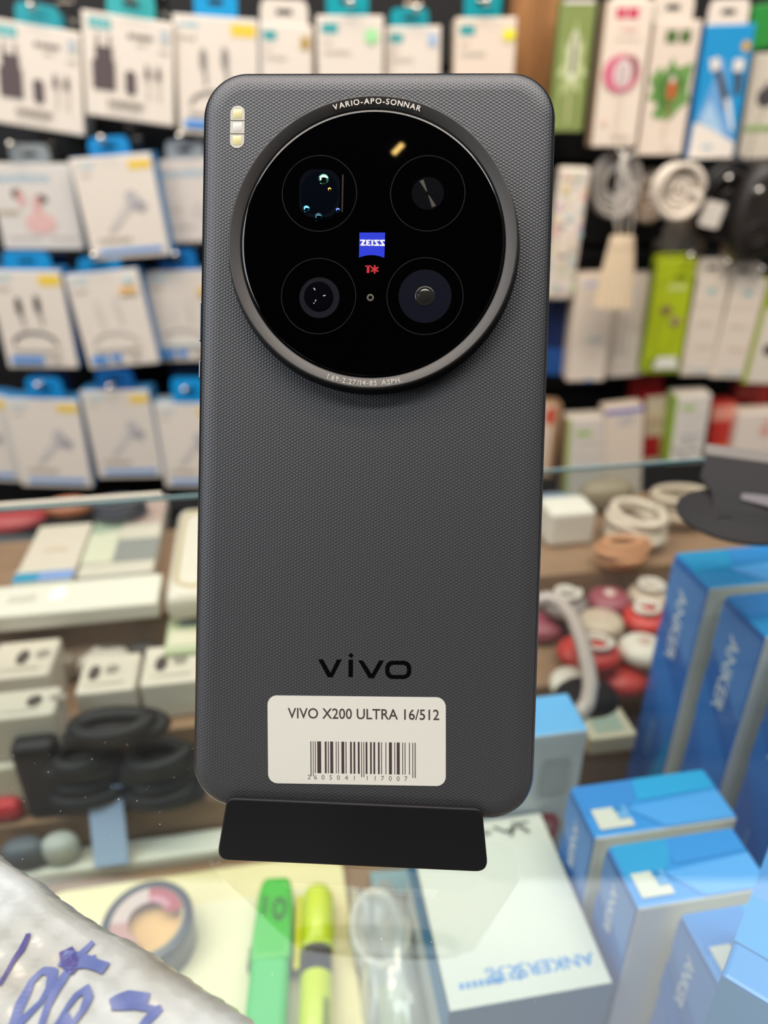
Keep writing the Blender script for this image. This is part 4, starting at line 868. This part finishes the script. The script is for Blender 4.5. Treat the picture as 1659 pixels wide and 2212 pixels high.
box_px('large rounded white case with cream seam, left of the phone under the glass', (352, 1292), (640, 1262), (350, 1100), ZT1, .020, '#ddd4c4', side='#cfc6b4', bev=.007, lid='#cdb98c')
def a_card(a): a.r(.0, .0, .42, .14, '#2f8fb4').r(.42, .0, 1, .14, '#7f9bcf').dashes(.3, .5, .7, .04, '#dfbfa4').r(.0, .14, 1, .16, '#e9e2d4')
box_px('white card box with teal and blue front strip, at the rear left', (24, 1262), (158, 1244), (52, 1140), ZT1, .012, '#d6c9b8', a_card, side='#e2ddd0', bev=.001)
def a_grn(a): a.poly([(.0, 1), (.5, 1), (.42, .55), (.0, .5)], '#9aaa94').r(.42, .12, 1, .40, '#8b8c86').r(.5, .6, 1, 1, '#b9a096').disc(.38, .92, .1, .1, '#4a4852').disc(.62, .88, .08, .14, '#555864').r(.0, .5, .42, .12, '#cfcdb4')
box_px('open white box with grey-green contents beside the large rounded case', (165, 1245), (332, 1222), (190, 1085), ZT1, .012, '#cfc6b6', a_grn, side='#e6dfd2', bev=.001)
box_px('long white box lying along the front of the upper step', (-60, 1338), (342, 1288), (-50, 1272), ZT1+.0, .012, '#e0dbcc', lambda a: (a.disc(.42, .55, .05, .22, '#f4f6ee'), a.dashes(.15, .4, .3, .2, '#c9c4b4')), side='#d5cfc0', bev=.002)
put('earphone_pouch', 'red pouch at the left edge just below the glass edge', 'pouch', 28, 1142, ZT1, [('pouch', MB().ellipsoid((0, 0, .008), .026, .018, .008, mat('#a8383c', .4)))])
put('earphone_pouch', 'orange-brown packet behind the white card box', 'packet', 150, 1112, ZT1, [('pouch', MB().ellipsoid((0, 0, .006), .018, .012, .006, mat('#b5704e', .4), p=.6))])
put('coiled_cable', 'dark coil behind the open white box near the glass edge', 'cable', 262, 1118, ZT1+.012, [('loops', loops(.016, .012, .002, 4, '#3b3c48', 9))])
# -- left middle step
def a_buds(dx=.3):
    return lambda a: a.disc(dx, .5, .10, .20, '#4a413c').disc(dx+.3, .55, .12, .12, '#8f877c').dashes(.15, .15, .8, .05, '#bdb5a6')
lm = [((-40, 1470), (108, 1448), (-30, 1392), .03, 'white earbud box at the left edge on the middle step', '#cdc2b2', '#d9cfc0', .5),
      ((160, 1500), (292, 1482), (180, 1420), .026, 'white earbud box with a dark cable picture, middle step', '#cfc5b6', '#d8cdbe', .25),
      ((300, 1482), (440, 1462), (305, 1400), .026, 'white earbud box nearest the phone on the middle step', '#d2c8b8', '#dbd0c0', .3)]
for L, Rr, B, h_, lab, c, sd, dx in lm: box_px(lab, L, Rr, B, ZT2, h_, c, a_buds(dx), side=sd, bev=.002, group='boxes on the middle step')
box_px('pale green and cream box close to the phone edge on the middle step', (352, 1412), (450, 1398), (352, 1308), ZT2, .03, '#b9c09c', lambda a: (a.r(.3, .5, 1, .9, '#8fa6a8'), a.r(.1, .1, .8, .4, '#cfcab0')), side='#a9b48c', bev=.002)
for k, (px, py, lab, s_) in enumerate(((60, 1362, 'grey packet left on the middle step, under the long white box', .024), (215, 1345, 'brown packet under the white box at the rear', .022), (258, 1348, 'dark grey packet on the middle step, rear', .02), (325, 1355, 'black small packet beside the green and cream box', .018), (140, 1440, 'taupe packet between the two earbud boxes', .022), (240, 1390, 'pale grey packet with a bright spot on the middle step', .028))):
    s_ *= .62
    put('accessory_packet', lab, 'packet', px, py+25, ZT2, [('packet', MB().ellipsoid((0, 0, .009), s_, s_*.6, .009, mat(['#8f8a80', '#6b5a4c', '#5c564f', '#35322e', '#857868', '#b9b2a6'][k], .45), p=.6))], 'packets on the middle step', rad=s_*.6)
# -- left lower step
def a_txt(a): a.dashes(.1, .55, .8, .12, '#5a564e').dashes(.1, .3, .7, .08, '#7a756c')
box_px('white box with dark text at the left edge, lower step', (-60, 1668), (50, 1655), (-58, 1638), ZT3, .035, '#c2bbae', None, side='#c9c2b0', bev=.002)
box_px('white printed box standing left of the black coils', (-60, 1560), (116, 1540), (-50, 1500), ZT2, .03, '#c9c0b2', a_buds(.7), side='#cdc4b6', bev=.002)
def blk(name, label, px, rx, ry, n, seed, lift=0):
    put(name, label, 'cable', px, 1742, ZT3, [('loops', loops(rx, ry, .0042, n, '#0d0c0d', seed, .6))], 'black coils on the lower step', rad=ry+.006, lift=lift)
blk('coiled_cable', 'thick black cable coil on the lower step, left one', 208, .0165, .007, 6, 1)
blk('coiled_cable', 'thick black cable coil touching the phone on the lower step', 362, .0165, .007, 6, 2)
blk('coiled_cable', 'flat black cable coil lying across the two taller ones', 290, .021, .007, 2, 3, lift=.0475)
put('black_adapter', 'black adapter block standing left of the dark coils', 'adapter', 118, 1740, ZT3, [('body', MB().box(.022, .018, .052, mat('#141315', .5), c=(0, 0, .026), bev=.004, seg=3))], rad=.009)
put('earphone_pouch', 'bright red packet at the left edge on the lower step', 'packet', 10, 1752, ZT3, [('packet', MB().box(.055, .012, .014, mat('#c02f36', .35), c=(-.015, -.004, .007), bev=.005, seg=4))], rad=.002)
# -- floor of the case
tray = thing('yellow_tray', 'pale yellow rounded tray holding the pens and tape', 'tray', fr(on_z(430, 2050, ZF+.0003), EX, EY, EZ)); TI = tray.matrix_world.inverted()
tpx = [on_z(a, b, ZF+.006) for a, b in ((100, 1905), (740, 1862), (800, 2300), (60, 2420))]
L4 = [TI @ p for p in tpx]; tw_ = L4[1].x-L4[0].x; td_ = 0.11
tcx = (L4[1].x+L4[0].x)/2; tyb = (L4[0].y+L4[1].y)/2
part(MB().prism(rrect(tw_, td_, .012, 8, tcx, tyb-td_/2), 0, .006, mat('#e8d9a6', .5), bev=.001), 'tray_body', tray)
part(MB().prism(rrect(tw_*.8, td_*.7, .008, 8, tcx-.0, tyb-td_/2-.004), .006, .0072, mat('#eae0ba', .5)), 'inner_card', tray)
zT = ZF+.0082
xs_ = ctz(250, 1862, ZF).x
M = CT @ Matrix.Translation((xs_+.02, t3-.009, ZF+.0003))
one(MB().box(.17, .015, .009, mat('#dcdace', .45), c=(0, 0, .0045), bev=.002), 'paper_strip', M, 'white strip of card behind the yellow tray', 'card')
M = CT @ Matrix.Translation((ctz(240, 1820, -.2).x, t3-.018, ZF+.0105)) @ Matrix.Rotation(math.radians(-24), 4, 'X')
one(MB().box(.018, .0014, .044, mat('#a9bfe4', .25), c=(0, 0, .022), bev=.0004), 'blue_strip', M, 'light blue strip leaning on the lower step behind the tray', 'strip')  # thin pale blue strip tilted back onto the lower step
M = CT @ Matrix.Translation((ctz(85, 1840, ZF).x, t3-.009, ZF+.0097))
one(MB().ellipsoid((0, 0, .009), .012, .0068, .009, mat('#5d636c', .5), p=.7), 'small_packet', M, 'blue-grey small packet on the white strip at the left', 'packet')
M = CT @ Matrix.Translation((ctz(150, 1835, ZF).x+.002, t3-.009, ZF+.0097))
one(MB().ellipsoid((0, 0, .009), .010, .0068, .009, mat('#b4b8b4', .5), p=.7), 'small_packet', M, 'pale grey small packet beside the blue-grey one', 'packet')
# tape roll
zc = zT; pc = on_z(318, 1990, zc+.018); tr = thing('tape_roll', 'roll of dark blue electrical tape with red and white inner label', 'tape', fr(Vector((pc.x, pc.y, zc)), EX, EY, EZ))
e0 = on_z(215, 1990, zc+.018); e1 = on_z(413, 1965, zc+.018); rt_ = (e1-e0).length/2
part(MB().lathe([(rt_*.80, 0), (rt_, 0), (rt_, .018), (rt_*.98, .0188), (rt_*.80, .0188)], mat('#232c3c', .3, coat=.4), n=64), 'tape', tr)
tb = MB(); tb.lathe([(rt_*.80, .0186), (rt_*.74, .0186), (rt_*.74, .001), (rt_*.80, .001)], mat('#b9a88a', .6), n=64)
tb.lathe([(rt_*.74, .012), (0, .012)], mat('#dfae6c', .6), n=48); part(tb, 'cardboard_core', tr)
tl_m = MB()
def sector(a0, a1, r0, r1, c, z):
    n = 16; pts = [(r1*math.cos(math.radians(a0+(a1-a0)*k/n)), r1*math.sin(math.radians(a0+(a1-a0)*k/n))) for k in range(n+1)]+[(r0*math.cos(math.radians(a1-(a1-a0)*k/n)), r0*math.sin(math.radians(a1-(a1-a0)*k/n))) for k in range(n+1)]
    tl_m.poly(pts, z, mat(c, .4))
sector(60, 178, rt_*.42, rt_*.78, '#cbb2ac', .0190); sector(12, 92, rt_*.42, rt_*.78, '#a8404a', .0192); sector(178, 250, rt_*.42, rt_*.78, '#b98480', .0190); sector(30, 92, rt_*.42, rt_*.58, '#c2808e', .0194)
part(tl_m, 'paper_label', tr)
# highlighters
def pen_frame(a, b, z):
    A = on_z(*a, z); B = on_z(*b, z); y = (B-A).normalized(); x = y.cross(EZ); return fr(A, x.normalized(), y, EZ), (B-A).length
# green: top end near (597,1885), runs toward the viewer
M, L_ = pen_frame((560, 2330), (597, 1888), zT+.016); M = Matrix.Translation((0, 0, -.016)) @ M
wg = (on_z(636, 1990, zT+.016)-on_z(545, 1990, zT+.016)).length*.97
ghl = thing('highlighter_pen', 'green flat highlighter with dark print on its cap', 'pen', M)
gm = mat('#2fb82a', .35, coat=.3); gl_ = mat('#58c98c', .35, coat=.3)
capL = L_*.46
cap_o = [(-wg/2, L_-capL), (wg/2, L_-capL), (wg*.44, L_*.9), (wg*.36, L_), (-wg*.36, L_), (-wg*.44, L_*.9)]
cap_o = fillet(cap_o, [0, 0, .004, .004, .004, .004])
part(MB().prism(cap_o, .001, .015, gm, bev=.003), 'cap', ghl)
part(MB().prism(rrect(wg*.92, L_-capL+.004, .004, 5, 0, (L_-capL)/2), .0015, .0145, mat('#43c063', .35, coat=.3), bev=.003), 'barrel', ghl)
pr = MB(); dk = mat('#22702a', .5)
for k in range(5): pr.rect(-wg*.30, L_*.86-k*.0021, -wg*.16, L_*.86-k*.0021+.0015, .01512, dk)
pr.lathe([(wg*.20, .0152), (wg*.10, .0152)], dk, Matrix.Translation((wg*.14, L_*.80, 0)) @ Matrix.Diagonal((.9, 1.6, 1, 1)), 24); part(pr, 'cap_print', ghl)
for sx in (-1, 1): part(MB().box(.0015, .010, .006, mat('#3a2a2c', .4), c=(sx*wg*.5, L_-capL+.003, .008), bev=.0004), 'grip_mark', ghl)
# yellow: cylinder
M, L_ = pen_frame((676, 2400), (688, 1920), zT+.009); ry = (on_z(722, 2000, zT+.009)-on_z(650, 2000, zT+.009)).length/2*.98
M = Matrix.Translation((0, 0, ry-.009)) @ M
yh = thing('highlighter_pen', 'yellow highlighter with black collar and side clip', 'pen', M)
yc = mat('#cfdc22', .35, coat=.3); RX = Matrix.Rotation(-PI/2, 4, 'X')
def cyl(prof, m): return MB().lathe(prof, m, RX, 40)
bl0 = L_*.0; c0 = (ctz(688, 1920, 0)-ctz(688, 1920, 0)).y
def py_to_l(py):
    Q = M.inverted() @ on_z(680, py, zT+.009); return Q.y
yA = py_to_l(2050); yB = py_to_l(2110)
part(cyl([(0, yB-.05), (ry*.9, yB-.05), (ry*.94, yB), (ry*.8, yB+.002)], yc), 'barrel', yh)
part(cyl([(ry*.88, yB-.001), (ry*.9, yB+.002), (ry*.9, yA), (ry*.8, yA)], mat('#1d1b1e', .35)), 'collar', yh, )
part(cyl([(ry*.8, yA-.001), (ry, yA), (ry*.96, L_-.004), (ry*.8, L_-.0008), (0, L_)], yc), 'cap', yh)
part(MB().box(.003, L_-yA+.006, .003, mat('#d8cf12', .35), c=(-ry-.0015, (L_+yA)/2-.006, 0), bev=.0008), 'clip', yh)
pr = MB()
for k in range(5): pr.add([(ry*.945*math.sin(a), y_, ry*.945*math.cos(a)) for a, y_ in ((.5+k*.1, yB-.03), (.56+k*.1, yB-.03), (.56+k*.1, yB-.012), (.5+k*.1, yB-.012))], [(0, 1, 2, 3)], mat('#6c7a12', .5))
part(pr, 'barrel_print', yh)
# clear bag with cable packet
pb = on_z(820, 2020, ZF+.010); M = fr(Vector((pb.x, pb.y, ZF+.0003)), EX, EY, EZ); Mi = M.inverted()
bag = thing('plastic_bag', 'crumpled clear plastic bag between the yellow tray and the white-topped box', 'bag', M)
bp4 = [Mi @ on_z(a, b, ZF+.012) for a, b in ((750, 1890), (900, 1880), (945, 2260), (790, 2280))]
vs = []; fs = []; n = 18
R = random.Random(5)
for j in range(n+1):
    for i in range(n+1):
        u, v = i/n, j/n; p = bp4[0].lerp(bp4[1], u).lerp(bp4[3].lerp(bp4[2], u), v); ed = min(u, 1-u, v, 1-v)
        vs.append((p.x, p.y, max(.0005, .002+.016*min(1, ed*5)+.004*math.sin(9*u+5*v)*math.sin(7*v-3*u)+R.uniform(0, .0015))))
for j in range(n):
    for i in range(n): a = j*(n+1)+i; fs.append((a, a+n+1, a+n+2, a+1))
mb = MB(); mb.add(vs, fs, clear_mat('bag film', (.95, .96, .97, 1), 2, .12, .45), smooth=True); part(mb, 'film', bag)
mb = MB(); P4 = [Mi @ on_z(a, b, ZF+.006) for a, b in ((806, 1934), (890, 1925), (880, 1878), (800, 1884))]; mb.add([(p.x, p.y, .006) for p in P4]+[(p.x, p.y, 0) for p in P4], [(0, 1, 2, 3), (0, 4, 5, 1), (1, 5, 6, 2), (2, 6, 7, 3), (3, 7, 4, 0)], mat('#7f9ba3', .5)); part(mb, 'teal_card', bag)
part(loops(.012, .02, .0022, 5, '#cfcac2', 6), 'cable_loops', bag)
box_px('flat beige card beside the clear bag', (830, 2080), (898, 2074), (836, 1940), ZF, .004, '#c9b9a2', None, bev=.001)
box_px('pale yellow-green card near the bottom, left of the white-topped box', (835, 2300), (905, 2290), (868, 2090), ZF+.004, .004, '#cdcf9c', None, bev=.001)

# ------------------------------------------------------------------ second stand on the glass (upper right)
pc = on_z(1592, 1112, .001); M = Matrix.Translation((pc.x, pc.y, 0)); Mi = M.inverted()
s2 = thing('phone_stand', 'empty black display stand with round base at the right of the glass', 'stand', M, 'phone display stands')
plast2 = mat('#2c2b2d', .7, 0, .15)
e0 = on_z(1468, 1112, .001); r2 = (pc-e0).length
part(MB().lathe([(0, 0), (r2, 0), (r2, .0010), (r2*.98, .0016), (0, .0016)], plast2, n=72), 'round_base', s2)
part(MB().lathe([(r2*.10, .0017), (r2*.08, .0019), (0, .0019)], mat('#151415', .4), Matrix.Translation((-r2*.28, -r2*.18, 0)) @ Matrix.Diagonal((1.4, .8, 1, 1)), 20), 'rubber_dot', s2)
nk = [Mi @ on_z(a, b, .001) for a, b in ((1543, 1100), (1690, 1120), (1720, 1035), (1528, 1035))]
# sloping plate: neck on the glass rising to the wide ledge
yN = nk[3].y; topL = on_z(1520, 975, .012); 
def lift(px, py, z): return tuple(Mi @ on_z(px, py, z))
A_ = [lift(1541, 1098, .0016), lift(1538, 1062, .004), lift(1513, 1028, .007), lift(1527, 980, .013), lift(1760, 1012, .013), lift(1770, 1060, .007), lift(1700, 1085, .004), lift(1700, 1115, .0016)]
mb = MB(); n = len(A_); mb.add(A_+[(x, y, z-.0015) for x, y, z in A_], [(0, 7, 6, 1), (1, 6, 5, 2), (2, 5, 4, 3), (n, n+1, n+6, n+7), (n+1, n+2, n+5, n+6), (n+2, n+3, n+4, n+5)]+[(i, i+1, n+i+1, n+i) for i in range(n-1)]+[(n-1, 0, n, 2*n-1)], plast2); part(mb, 'sloping_plate', s2)
l0 = Vector(lift(1524, 980, .0132)); l1 = Vector(lift(1760, 1012, .0132)); d = (l1-l0).normalized(); 
mb = MB(); sdv = Vector((-d.y, d.x, 0))
mb.add([l0, l1, l1+sdv*.010+Vector((0, 0, .001)), l0+sdv*.010+Vector((0, 0, .001)), l0-Vector((0, 0, .0015)), l1-Vector((0, 0, .0015)), l1+sdv*.010-Vector((0, 0, .0008)), l0+sdv*.010-Vector((0, 0, .0008))], [(0, 1, 2, 3), (4, 7, 6, 5), (0, 4, 5, 1), (1, 5, 6, 2), (2, 6, 7, 3), (3, 7, 4, 0)], mat('#77726e', .4)); part(mb, 'ledge', s2, 'lighter grey ledge')
sc_ = MB(); Q = [lift(1606, 1052, .0050), lift(1672, 1064, .0050), lift(1668, 1096, .0040), lift(1600, 1078, .0040)]; sc_.add(Q, [(0, 3, 2, 1)], mat('#6f6c70', .35)); part(sc_, 'worn_sticker', s2, 'scuffed pale patch')

# ------------------------------------------------------------------ bubble-wrap packet with handwriting
zP = .010; pp = on_z(180, 2150, zP); M = Matrix.Translation((pp.x, pp.y, 0)); Mi = M.inverted()
wrap = thing('wrapped_packet', 'white plastic-wrapped packet with blue handwriting on the glass at bottom left', 'packet', M)
edge = [(-60, 1795), (0, 1837), (40, 1868), (90, 1895), (130, 1930), (175, 1960), (230, 1998), (290, 2025), (350, 2060), (400, 2095), (450, 2130), (510, 2165), (560, 2205), (640, 2262)]
top = [Mi @ on_z(a, b, zP*.35) for a, b in edge]; far = [Mi @ on_z(a-230-i*12, b+210+i*6, zP) for i, (a, b) in enumerate(edge)]
vs = []; fs = []; K = 44; NE = (len(edge)-1)*6
R = random.Random(9)
def bump(x, y): return .00022*math.sin(x*900+y*300)*math.sin(y*760-x*200)+.0006*math.sin(x*210+1)*math.sin(y*160+2)
for j in range(NE+1):
    t = j/6; i = min(int(t), len(edge)-2); f_ = t-i; A = top[i].lerp(top[i+1], f_); B = far[i].lerp(far[i+1], f_); jit = R.uniform(-.00015, .00015)
    for k in range(K+1):
        u = k/K; p = A.lerp(B, u); z = .0012+(zP-.0012)*(1-(1-min(1, u*4.5))**2)+bump(p.x, p.y)*min(1, u*4)*u**.3; vs.append((p.x+jit*(1-u), p.y+jit*(1-u), z))
for j in range(NE):
    for k in range(K): a = j*(K+1)+k; fs.append((a, a+1, a+K+2, a+K+1))
nv = len(vs)
def ori(vs, fs):
    f = fs[0]; a, b, c = (Vector(vs[f[i]]) for i in range(3)); return fs if (b-a).cross(c-a).z > 0 else [tuple(reversed(x)) for x in fs]
fs = ori(vs, fs)
wm = bpy.data.materials.new('wrinkled white plastic'); wm.use_nodes = True; nt = wm.node_tree; b = nt.nodes['Principled BSDF']; b.inputs['Roughness'].default_value = .35; b.inputs['Coat Weight'].default_value = .6; b.inputs['Coat Roughness'].default_value = .12
tc = nt.nodes.new('ShaderNodeTexCoord'); n1 = nt.nodes.new('ShaderNodeTexNoise'); n1.inputs['Scale'].default_value = 28; n1.inputs['Detail'].default_value = 4
n2 = nt.nodes.new('ShaderNodeTexNoise'); n2.inputs['Scale'].default_value = 260; n2.inputs['Detail'].default_value = 5; rp_ = nt.nodes.new('ShaderNodeValToRGB')
rp_.color_ramp.elements[0].position = .36; rp_.color_ramp.elements[0].color = lin('#8b8a81'); rp_.color_ramp.elements[1].position = .56; rp_.color_ramp.elements[1].color = lin('#a9aeae')
bp = nt.nodes.new('ShaderNodeBump'); bp.inputs['Strength'].default_value = .5; bp.inputs['Distance'].default_value = .0005
nt.links.new(tc.outputs['Object'], n1.inputs[0]); nt.links.new(tc.outputs['Object'], n2.inputs[0]); nt.links.new(n1.outputs[0], rp_.inputs[0]); nt.links.new(rp_.outputs[0], b.inputs['Base Color']); nt.links.new(n2.outputs[0], bp.inputs['Height']); nt.links.new(bp.outputs[0], b.inputs['Normal']); nt.links.new(bp.outputs[0], b.inputs['Coat Normal'])
mb = MB(); mb.add(vs, fs, wm, smooth=True)
# skirt down to the glass
rim = [j*(K+1) for j in range(NE+1)]+[NE*(K+1)+k for k in range(1, K+1)]+[j*(K+1)+K for j in range(NE-1, -1, -1)]+[k for k in range(K-1, -1, -1)]
mb.add([vs[i] for i in rim]+[(vs[i][0], vs[i][1], 0) for i in rim], [(i, i+1, len(rim)+i+1, len(rim)+i) for i in range(len(rim)-1)], wm)
part(mb, 'wrapper', wrap)
inkb = mat('#4f5b8c', .4, name='blue marker ink'); inkd = mat('#3a3470', .4, name='dark marker ink')
def hz(x, y):
    p0 = Vector((x, y)); return .0105+abs(bump(x, y))+.0002
hw = MB()
def stroke(pts, wd, m):
    P = [Mi @ on_z(a, b, zP+.0012) for a, b in pts]; Q = []
    for a, b in zip(P, P[1:]):
        for k in range(5): Q.append(a.lerp(b, k/5))
    Q.append(P[-1]); nQ = len(Q); vs = []
    for i, q in enumerate(Q):
        t = (Q[min(i+1, nQ-1)]-Q[max(i-1, 0)]); t.z = 0; t.normalize(); s_ = Vector((-t.y, t.x, 0))*(wd/2*(.9+.2*math.sin(i*.37)))
        for sg in (1, -1): v = q+s_*sg; vs.append((v.x, v.y, zP+.00035+bump(v.x, v.y)))
    hw.add(vs, [(2*i, 2*i+1, 2*i+3, 2*i+2) for i in range(nQ-1)], m)
stroke([(60, 2012), (45, 2045), (22, 2075), (-5, 2120)], .0011, inkd)
stroke([(20, 2212), (40, 2160), (65, 2112), (92, 2088), (112, 2092), (105, 2125), (85, 2155), (50, 2190), (10, 2215)], .0017, inkb)
stroke([(145, 2090), (122, 2125), (100, 2165), (84, 2215)], .0017, inkb)
stroke([(188, 2130), (165, 2145), (135, 2185), (115, 2215)], .0012, inkb); stroke([(183, 2127), (190, 2150), (178, 2180), (150, 2215)], .0015, inkb); stroke([(152, 2192), (135, 2205), (118, 2214)], .002, inkb)
stroke([(130, 2062), (158, 2068), (190, 2072), (228, 2088)], .0030, inkb); stroke([(140, 2044), (150, 2075), (140, 2088)], .0026, inkd); stroke([(165, 2062), (182, 2045), (200, 2028)], .0012, inkb); stroke([(180, 2072), (205, 2064)], .0016, inkb); stroke([(135, 2070), (155, 2085), (148, 2098)], .0018, inkd)
stroke([(238, 2168), (275, 2148), (320, 2150)], .0022, inkb); stroke([(240, 2170), (290, 2166), (322, 2170), (345, 2168)], .0014, inkb); stroke([(345, 2166), (322, 2188), (300, 2215)], .0016, inkb)
part(hw, 'handwriting', wrap, 'blue marker handwriting')

# ------------------------------------------------------------------ dust and scratches on the glass
R = random.Random(21); dm = mat('#cfcabd', .6); db = MB()
for k in range(70):
    px = R.choice([R.uniform(20, 430), R.uniform(450, 1250)]); py = R.uniform(1600, 1860) if px < 430 else R.uniform(1890, 2190)
    p = on_z(px, py, .0001); s_ = R.uniform(.00003, .00007); a = R.uniform(0, PI); L_ = s_*R.choice([1, 1, 1.5, 3])
    d = Vector((math.cos(a), math.sin(a), 0)); e = Vector((-d.y, d.x, 0))
    db.add([p-d*L_-e*s_, p+d*L_-e*s_, p+d*L_+e*s_, p-d*L_+e*s_], [(0, 1, 2, 3)], dm)
tag(db.build('dust_specks'), 'tiny pale dust specks scattered on the counter glass', 'dust', None, 'stuff')
